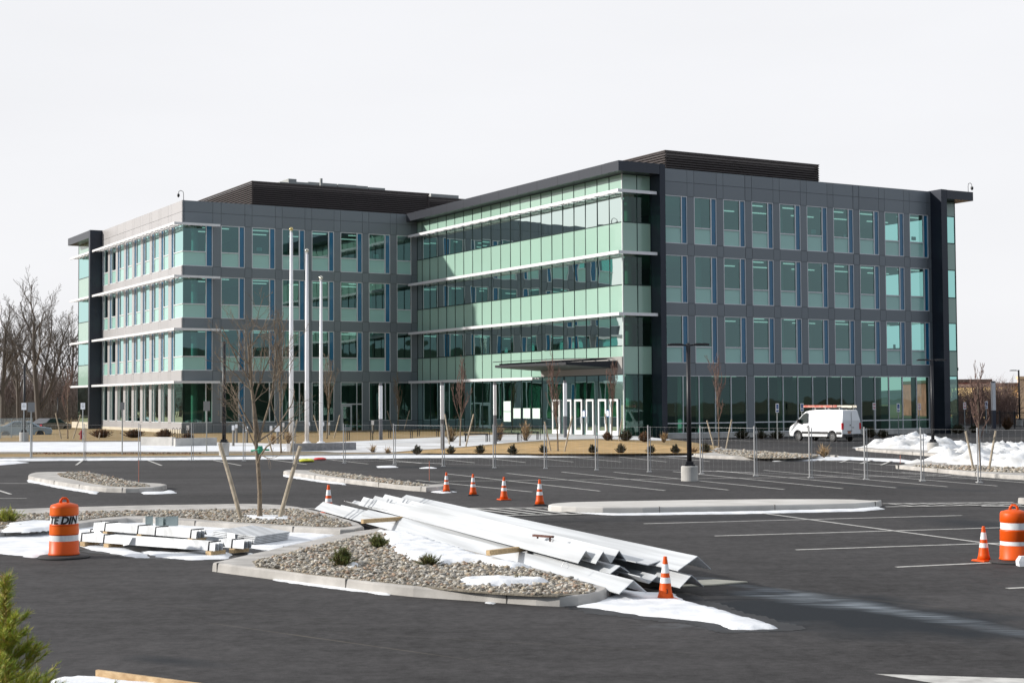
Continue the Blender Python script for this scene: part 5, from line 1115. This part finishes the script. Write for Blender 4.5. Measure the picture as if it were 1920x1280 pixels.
def bare_tree(label, P, H, r, seed, nb=(9, 5, 4), spread=.6, up=.12, group=None, mb_=None, mt_=None, gnarl=.22, ratio=.5, minr=.006, cat='tree', name='bare_tree', trunk_frac=.75, lean=(0, 0), forks=None):
    rnd = random.Random(seed); t = thing(name, label, cat, P, 0, group); a, b = MB(), MB()
    grow(b, rnd, Vector((0, 0, -.05)), Vector((lean[0], lean[1], 1)).normalized(), H*trunk_frac, r, 0, len(nb), nb, spread, up, 6, 8, gnarl, a, minr, ratio)
    for f in (forks or []):
        grow(a if False else b, rnd, Vector((0, 0, H*f[0])), Vector((f[1], f[2], 1)).normalized(), H*f[3], r*f[4], 0, len(nb), nb, spread, up, 6, 7, gnarl, a, minr, ratio)
    a.lathe([(r*1.6, -.05), (r*1.2, H*.015), (r*1.0, H*.04)], 8); 
    a.build('trunk', mb_ or MBARK, t, smooth=True); b.build('crown', mt_ or mb_ or MBARK, t, smooth=True); return t
def stake(label, a, b, terr=True, w=.05, name='tree_stake'):
    # a = foot pixel, b = top pixel; both at the foot's depth
    P = GT(*a) if terr is True else G(a[0], a[1], terr or 0.0); z = (P-CAMP).dot(FW); d = ray(*b); Q = CAMP+d*(z/d.dot(FW)); mb = MB(); D = Q-P; mb.tube([(0, 0, -.05), tuple(D*.5), tuple(D)], [w, w*.95, w*.9], 8); o = mb.build(name, MSTK, smooth=False); o.location = P; return tag(o, label, 'tree stake', 'wooden stakes beside young trees')
# front staked tree on the second island
P = G(487, 971, .15)
t = bare_tree('young bare tree with green tie in the stone island, nearest tree', P, 4.9, .056, 12, (9, 4, 4), .85, .07, None, MBARK2, MBARK2, .24, .50, .0032, trunk_frac=.82, forks=[(.36, -.16, .08, .52, .6), (.38, .28, -.05, .46, .5), (.30, -.5, -.2, .34, .35)])
mb = MB(); z = hpix(P, 843); mb.lathe([(.06, z-.09), (.075, z-.05), (.07, z+.05), (.06, z+.09)], 10); mb.tube([(-.2, 0, z-.02), (0, -.07, z+.01), (.22, 0, z+.0)], .022, 5); mb.build('green_tie', mat('green_webbing', (.03, .30, .17), .6), t)
stake('long left wooden stake of the nearest young tree', (452, 969), (412, 830), .15, .052); stake('long right wooden stake of the nearest young tree', (523, 972), (563, 836), .15, .050)
yt = [(527, 849, 622, 21, 'young bare tree just left of the flagpoles', MBARK2, (511, 848), (500, 815), (544, 849), (557, 787)), (613, 822, 688, 22, 'young bare tree just right of the flagpoles', MBARK2, (601, 822), (588, 778), (626, 821), (637, 778)), (746, 809, 716, 23, 'faint young tree between two light columns', MBARK2, (737, 806), (726, 770), (757, 807), (768, 769)),
    (862.5, 836, 693, 24, 'young tree with reddish twigs before the glass wall', MTWIG, (843, 833), (834, 776), (873, 837), (888, 776)), (1046, 846, 692, 25, 'young bare tree left of the entrance light column', MTWIG, (1033, 846), (1021, 790), (1058, 847), (1073, 780)), (1147, 825, 690, 26, 'young bare tree at the right end of the doors', MTWIG, (1141, 825), (1134, 775), (1160, 826), (1166, 785))]
for px, pb, pt, s, lab, m, a, a2, b, b2 in yt:
    P = GT(px, pb); h = hpix(P, pt); bare_tree(lab, P, h, .045, s, (16, 5, 4), .38, .16, 'young staked trees', MBARK2, m, .14, .42, .008, trunk_frac=.92); stake('left stake of the '+lab.split(' ', 1)[1], a, a2, True, .045); stake('right stake of the '+lab.split(' ', 1)[1], b, b2, True, .045)
for px, pb, pt, s, lab, a, a2, b, b2 in ((1348, 840, 688, 27, 'young bare tree staked at the end of the lawn before the windows', (1339.5, 840), (1325.5, 788), (1361.5, 839), (1372, 786)), (1838.5, 880, 705, 28, 'young thin tree staked in the snow bank', (1826, 881), (1810.5, 808), (1854, 880), (1867, 807))):
    P = G(px, pb, .15); bare_tree(lab, P, hpix(P, pt), .04, s, (14, 5, 4), .36, .16, 'young staked trees', MBARK2, MTWIG, .14, .4, .007, trunk_frac=.93); stake('left stake of the '+lab.split(' ', 1)[1], a, a2, .15, .045); stake('right stake of the '+lab.split(' ', 1)[1], b, b2, .15, .045)
P = GT(127, 822); bare_tree('thin young tree staked before the left glass end', P, 5.0, .05, 29, (12, 4, 3), .4, .15, 'young staked trees', MBARK2, MTWIG, .14, .42, .012, trunk_frac=.9)
stake('left stake of the thin young tree at the left building end', (115, 822), (104, 774)); stake('right stake of the thin young tree at the left building end', (137, 822), (151, 777)); stake('small leaning white stake before the left hedge', (185, 823), (187.5, 811), True, .05)
# big bare trees on the left, beyond the building
def at(px, dist):
    d = ray(px, 757); P = CAMP+d*(dist/d.dot(FW)); P.z = 0; return P
for px, dist, pt, r, s, lab, fk in ((74, 175, 505, .50, 31, 'largest bare tree behind the left end of the building', [(.14, -.25, 0, .62, .62), (.13, .50, .1, .62, .7), (.16, .16, .1, .66, .6), (.10, .75, 0, .5, .5)]), (36, 185, 545, .34, 32, 'tall bare tree left of the largest one', [(.22, -.35, 0, .5, .7), (.25, .3, .1, .55, .6)]), (4, 180, 520, .4, 33, 'bare tree at the very left edge of the picture', [(.2, -.4, 0, .5, .7), (.25, .35, .2, .5, .6)]),
    (128, 230, 560, .38, 34, 'bare tree partly behind the left glass end', [(.2, -.3, 0, .55, .7), (.25, .3, .1, .5, .6)]), (-30, 190, 560, .36, 35, 'bare tree just outside the left edge', [(.2, .5, 0, .5, .7)]), (20, 235, 600, .3, 36, 'smaller bare tree behind the two tall left ones', [(.2, .3, 0, .5, .6)]), (98, 250, 590, .3, 37, 'smaller bare tree behind the largest one', [(.2, -.3, 0, .5, .6)])):
    P = at(px, dist); h = hpix(P, pt); bare_tree(lab, P, h, r*.72, s, (7, 5, 5, 4), .62, .07, 'tall bare trees on the left', mat('dark_bark', (.135, .118, .105), .9), MATS['dark_bark'], .22, .52, .011, trunk_frac=.66, forks=[(a_, b_, c_, d_*.82, e_*.7) for a_, b_, c_, d_, e_ in fk])
def thicket(name, label, px0, px1, dist, ht, n, m, seed, dep=30, kind='stuff', ttop=None):
    rnd = random.Random(seed); mb = MB()
    for k in range(n):
        px = rnd.uniform(px0, px1); P = at(px, dist+rnd.uniform(0, dep)); h = ht*rnd.uniform(.55, 1.1); q = P.copy(); d = Vector((rnd.uniform(-.25, .25), rnd.uniform(-.25, .25), 1)).normalized()
        pts = [q.copy()]
        for s in range(4): q = q+d*h/4; d = (d+Vector((rnd.uniform(-.25, .25), rnd.uniform(-.25, .25), .1))).normalized(); pts.append(q.copy())
        mb.tube(pts, [.10*ht/8, .08*ht/8, .06*ht/8, .04*ht/8, .02*ht/8], 3, cap=False)
        for j in range(9):
            f = rnd.uniform(.15, .95)*4; i = min(3, int(f)); b = pts[i].lerp(pts[i+1], f-i); e = b+Vector((rnd.uniform(-1, 1), rnd.uniform(-1, 1), rnd.uniform(.2, 1.3))).normalized()*h*rnd.uniform(.15, .35); mb.tube([b, (b+e)/2+Vector((rnd.uniform(-.1, .1), 0, .05))*h*.1, e], [.03*ht/8, .022*ht/8, .012*ht/8], 3, cap=False)
            for w_ in range(2): e2 = e+Vector((rnd.uniform(-1, 1), rnd.uniform(-1, 1), rnd.uniform(-.1, 1)))*h*.1; mb.tube([(b+e)/2, e2], [.015*ht/8, .008*ht/8], 3, cap=False)
    o = mb.build(name, m); o['kind'] = kind; o['label'] = label; o['category'] = 'thicket'; return o
thicket('bare_thicket', 'dense brown bare thicket below the left trees', -700, 175, 215, 8.0, 1500, mat('brown_thicket', (.10, .078, .066), .95, col2=(.15, .11, .10), scale=.1), 51, 40)
thicket('bare_thicket', 'reddish brown brush behind the iron fence', 1785, 1905, 165, 4.4, 420, mat('red_brown_brush', (.19, .12, .10), .95, col2=(.12, .085, .07), scale=.12), 52, 30)
thicket('bare_thicket', 'low dark brush along the left ground line', -60, 170, 190, 3.2, 260, mat('dark_brush', (.07, .06, .05), .95), 53, 12)
for px, dist, pt, s, lab in ((1880, 200, 703, 61, 'rounded bare tree before the yellow store'), (1838, 205, 712, 62, 'low bare tree before the brick building')):
    P = at(px, dist); bare_tree(lab, P, hpix(P, pt), .14, s, (12, 7, 5), .75, .06, 'bare trees at the right', MATS['brown_thicket'], MATS['brown_thicket'], .2, .6, .02, trunk_frac=.6)
# shrubs
def needles(mb, rnd, base, d, L, nl, w=.004, dens=60, droop=0.0):
    pts = [base.copy()]; q = base.copy(); dd = d.copy()
    for k in range(4): dd = (dd+Vector((rnd.uniform(-.2, .2), rnd.uniform(-.2, .2), rnd.uniform(-.1, .25)-droop))).normalized(); q = q+dd*L/4; pts.append(q.copy())
    mb.tube(pts, [w*1.6, w*1.4, w*1.2, w, w*.6], 3, 1, cap=False)
    for k in range(int(dens*L)):
        f = rnd.uniform(.1, 1)*4; i = min(3, int(f)); b = pts[i].lerp(pts[i+1], f-i); ax = (pts[i+1]-pts[i]).normalized(); o = ax.orthogonal().normalized(); o.rotate(Matrix.Rotation(rnd.uniform(0, 6.28), 3, ax)); a = rnd.uniform(.35, .9); n_ = (ax*math.cos(a)+o*math.sin(a)).normalized(); s = n_.cross(o if abs(n_.dot(o)) < .9 else Vector((0, 0, 1))).normalized()*w
        l_ = nl*rnd.uniform(.6, 1.2); mb.face([b-s, b+s, b+n_*l_+s*.2, b+n_*l_-s*.2], 0)
def juniper(label, P, w, h, seed, n=120, col='juniper_green', nl=.05, dens=70, group='green spiky shrubs in the stone islands', nw=.004, cat='shrub', name='evergreen_shrub'):
    rnd = random.Random(seed); mb = MB()
    for k in range(n):
        a = rnd.uniform(0, 6.28); e = rnd.random()**.7; rad = w/2*rnd.uniform(.7, 1.1); d = Vector((math.cos(a)*rad*(1-e*.9), math.sin(a)*rad*(1-e*.9), h*(.35+.75*e)*rnd.uniform(.7, 1.1))); L = d.length; b = Vector((math.cos(a), math.sin(a), 0))*w*.12*rnd.random()
        needles(mb, rnd, b, d.normalized(), L, nl, nw, dens)
    t = thing(name, label, cat, P, 0, group)
    mb.build('foliage', [MATS[col], MATS['shrub_stem']], t)
    st = MB()
    for k in range(6): a = k*1.05; st.tube([(0, 0, -.03), (math.cos(a)*w*.12, math.sin(a)*w*.12, h*.4)], [nw*3, nw*2], 4)
    st.build('stem', MATS['shrub_stem'], t); return t
mat('shrub_stem', (.12, .08, .045), .9)
mat('juniper_green', (.085, .125, .022), .75, island=[(.10,.15,.025),(.06,.105,.02),(.15,.18,.03),(.05,.085,.02),(.13,.14,.03),(.20,.20,.045)])
mat('pine_green', (.10, .16, .02), .6, island=[(.40,.46,.04),(.26,.36,.03),(.55,.52,.07),(.18,.28,.02),(.55,.42,.08),(.32,.42,.04)])
mat('dark_evergreen', (.02, .035, .015), .8, island=[(.025,.04,.018),(.015,.028,.012),(.035,.05,.02),(.04,.045,.025)])
mat('russet_shrub', (.16, .07, .03), .85, island=[(.20,.08,.035),(.12,.055,.03),(.08,.06,.025),(.24,.10,.05),(.06,.05,.02)])
mat('tan_grass', (.45, .31, .16), .85, island=[(.50,.34,.17),(.38,.25,.12),(.58,.42,.24),(.30,.19,.10)])
juniper('round green spiky shrub, largest on the front stone island', G(642, 1061, .15), .46, .27, 71, 170, dens=110)
juniper('green spiky shrub at the back corner of the front island', G(708, 1026, .15), .46, .21, 72, 150, dens=110)
juniper('low yellow green spiky shrub in the snow of the front island', G(803, 1060, .15), .50, .17, 73, 100, dens=80)
juniper('tiny green sprig right of centre on the front island', G(970, 1091, .15), .17, .10, 74, 40, nl=.03, dens=100)
juniper('tiniest green sprig beside the other tiny one', G(943, 1092, .15), .12, .07, 75, 30, nl=.03, dens=100)
juniper('yellow green spiky shrub in the stones at the left edge', G(14, 979, .15), .80, .30, 76, 150, 'pine_green', nl=.08, dens=60)
# young conifer in the left foreground
P = G(6, 1560); rnd = random.Random(81); t = thing('pine_sapling', 'bright green young pine in the bottom left corner', 'pine sapling', P)
PH = hpix(P, 1078); mb = MB(); st = MB()
tr_ = [(0, 0, 0), (.01, 0, PH*.4), (.0, .0, PH*.75), (.012, 0, PH*.93), (-.012, 0, PH*.995), (-.045, 0, PH)]
st.tube(tr_, [.022, .018, .011, .007, .006, .005], 7); st.build('trunk', mat('pine_stem', (.30, .19, .07), .8), t, smooth=True)
for k in range(330): 
    z = PH*rnd.uniform(.60, .985); a = rnd.uniform(0, 6.28); L = .05+.05*rnd.random(); needles(mb, rnd, Vector((0, 0, z)), Vector((math.cos(a), math.sin(a), .8)).normalized(), L*.6, .065, .002, 140)
for k in range(90):
    f = rnd.random(); z = PH*(.12+.66*f); a = rnd.uniform(0, 6.28); L = .72*(1-f)**1.5+.17; L *= rnd.uniform(.65, 1.1); d = Vector((math.cos(a), math.sin(a), .35+.5*f)).normalized(); b = Vector((0, 0, z)); needles(mb, rnd, b, d, L, .055, .0021, 420)
    for j in range(4): q = b+d*L*rnd.uniform(.35, .9); e = (d+Vector((rnd.uniform(-.8, .8), rnd.uniform(-.8, .8), rnd.uniform(-.1, .6)))).normalized(); needles(mb, rnd, q, e, L*.4, .05, .0021, 420)
mb.build('foliage', [MATS['pine_green'], MATS['pine_stem']], t)
# small clipped shrubs along the lawn edge
proto = juniper('small dark shrub on the lawn edge, leftmost of its row', GT(781.5, 851), .60, .42, 91, 130, 'dark_evergreen', .07, 60, 'small dark shrubs along the lawn edge', .012)
names = ['second from the left', 'third from the left', 'fourth from the left', 'fifth, at a fence post', 'fifth from the right', 'fourth from the right', 'third from the right', 'second from the right', 'rightmost by the staked tree']
for i, (px, py) in enumerate([(845, 850), (900.5, 850), (962, 851), (1019, 849), (1111, 849.5), (1163.5, 849.5), (1220.5, 849.5), (1267, 849.5), (1323, 848)]):
    dup(proto, 'small dark shrub on the lawn edge, ' + names[i], GT(px, py), i*1.3, .9+.15*((i*7) % 3)/2)
def lowshrub(label, px, py, wpx, hpx, col, seed, terr=True, group='low shrubs around the building', n=90):
    P = GT(px, py) if terr else G(px, py); s = mpp(P); return juniper(label, P, wpx*s*1.05, hpx*s*1.1, seed, n if col == 'tan_grass' else 150, col, .32 if col == 'tan_grass' else .12, 9 if col == 'tan_grass' else 34, group, .012 if col == 'tan_grass' else .018)
for px, py, w, h, c, lab, tr in ((189, 820, 46, 13, 'russet_shrub', 'russet hedge shrub at the dark left fin', 1), (251, 820, 42, 13, 'russet_shrub', 'russet hedge shrub in the middle below the west windows', 1), (308, 821, 36, 14, 'russet_shrub', 'russet hedge shrub nearest the bike rack', 1),
    (352, 822, 22, 8, 'russet_shrub', 'small russet plant right of the bike rack', 1), (1173, 826, 30, 17, 'dark_evergreen', 'dark shrub under the glass corner', 1), (1139, 825, 20, 13, 'russet_shrub', 'brownish shrub before the rightmost door', 1), (1209, 828, 26, 15, 'russet_shrub', 'dark brown shrub before the corner fin', 1),
    (1391, 822, 34, 13, 'dark_evergreen', 'dark low shrub left of the grey pier', 0), (1428, 822, 24, 12, 'dark_evergreen', 'dark low shrub right of the grey pier', 0), (1457, 822, 30, 12, 'dark_evergreen', 'dark low shrub just left of the van', 0), (1632, 820, 24, 16, 'dark_evergreen', 'dark low shrub just behind the van rear', 0), (1655, 820, 26, 12, 'dark_evergreen', 'second dark low shrub right of the van', 0),
    (1797, 812, 34, 14, 'dark_evergreen', 'dark shrub at the right building corner', 0), (1826, 811, 22, 12, 'dark_evergreen', 'dark shrub right of the corner one', 0), (1889, 805, 24, 19, 'russet_shrub', 'orange brown shrub by the iron fence', 0)):
    lowshrub(lab, px, py, w, h, c, int(px), bool(tr))
for px, py, w, h, lab in ((846, 828, 26, 24, 'tan ornamental grass left of the reddish tree'), (937, 826, 14, 26, 'tall tan ornamental grass at the light column'), (986, 826, 20, 30, 'tan ornamental grass before the notices'), (512, 833, 14, 16, 'reddish grass tuft near the wide white plate'), (541, 833, 14, 20, 'reddish grass tuft left of the flagpoles'), (699, 848, 12, 9, 'small pale grass tuft at the kerb right of the bench slab'), (727, 850, 14, 7, 'tan grass tuft at the kerb left of the shrubs row'), (1245, 829, 14, 14, 'grey tan tuft at the corner fin'), (1300, 848, 26, 7, 'low tan tuft by the lawn end'), (1545, 856, 22, 14, 'reddish weeds on the island before the van')):
    lowshrub(lab, px, py, w, h, 'tan_grass', int(px)+3, True, 'ornamental grass tufts', 60)
# brown leaf litter along the verge
rnd = random.Random(3); mb = MB()
for k in range(900):
    P = GT(rnd.uniform(60, 380), rnd.gauss(849.3, .7), .03); a = rnd.uniform(0, 3.1); s = .06; v = Vector((math.cos(a), math.sin(a), rnd.uniform(-.4, .4)))*s; w_ = Vector((-math.sin(a), math.cos(a), rnd.uniform(-.4, .4)))*s*.6; mb.face([P-v, P+w_, P+v, P-w_])
o = mb.build('dead_leaves', MATS['russet_shrub']); o['kind'] = 'stuff'; o['label'] = 'brown dead leaves along the gravel verge'; o['category'] = 'leaves'
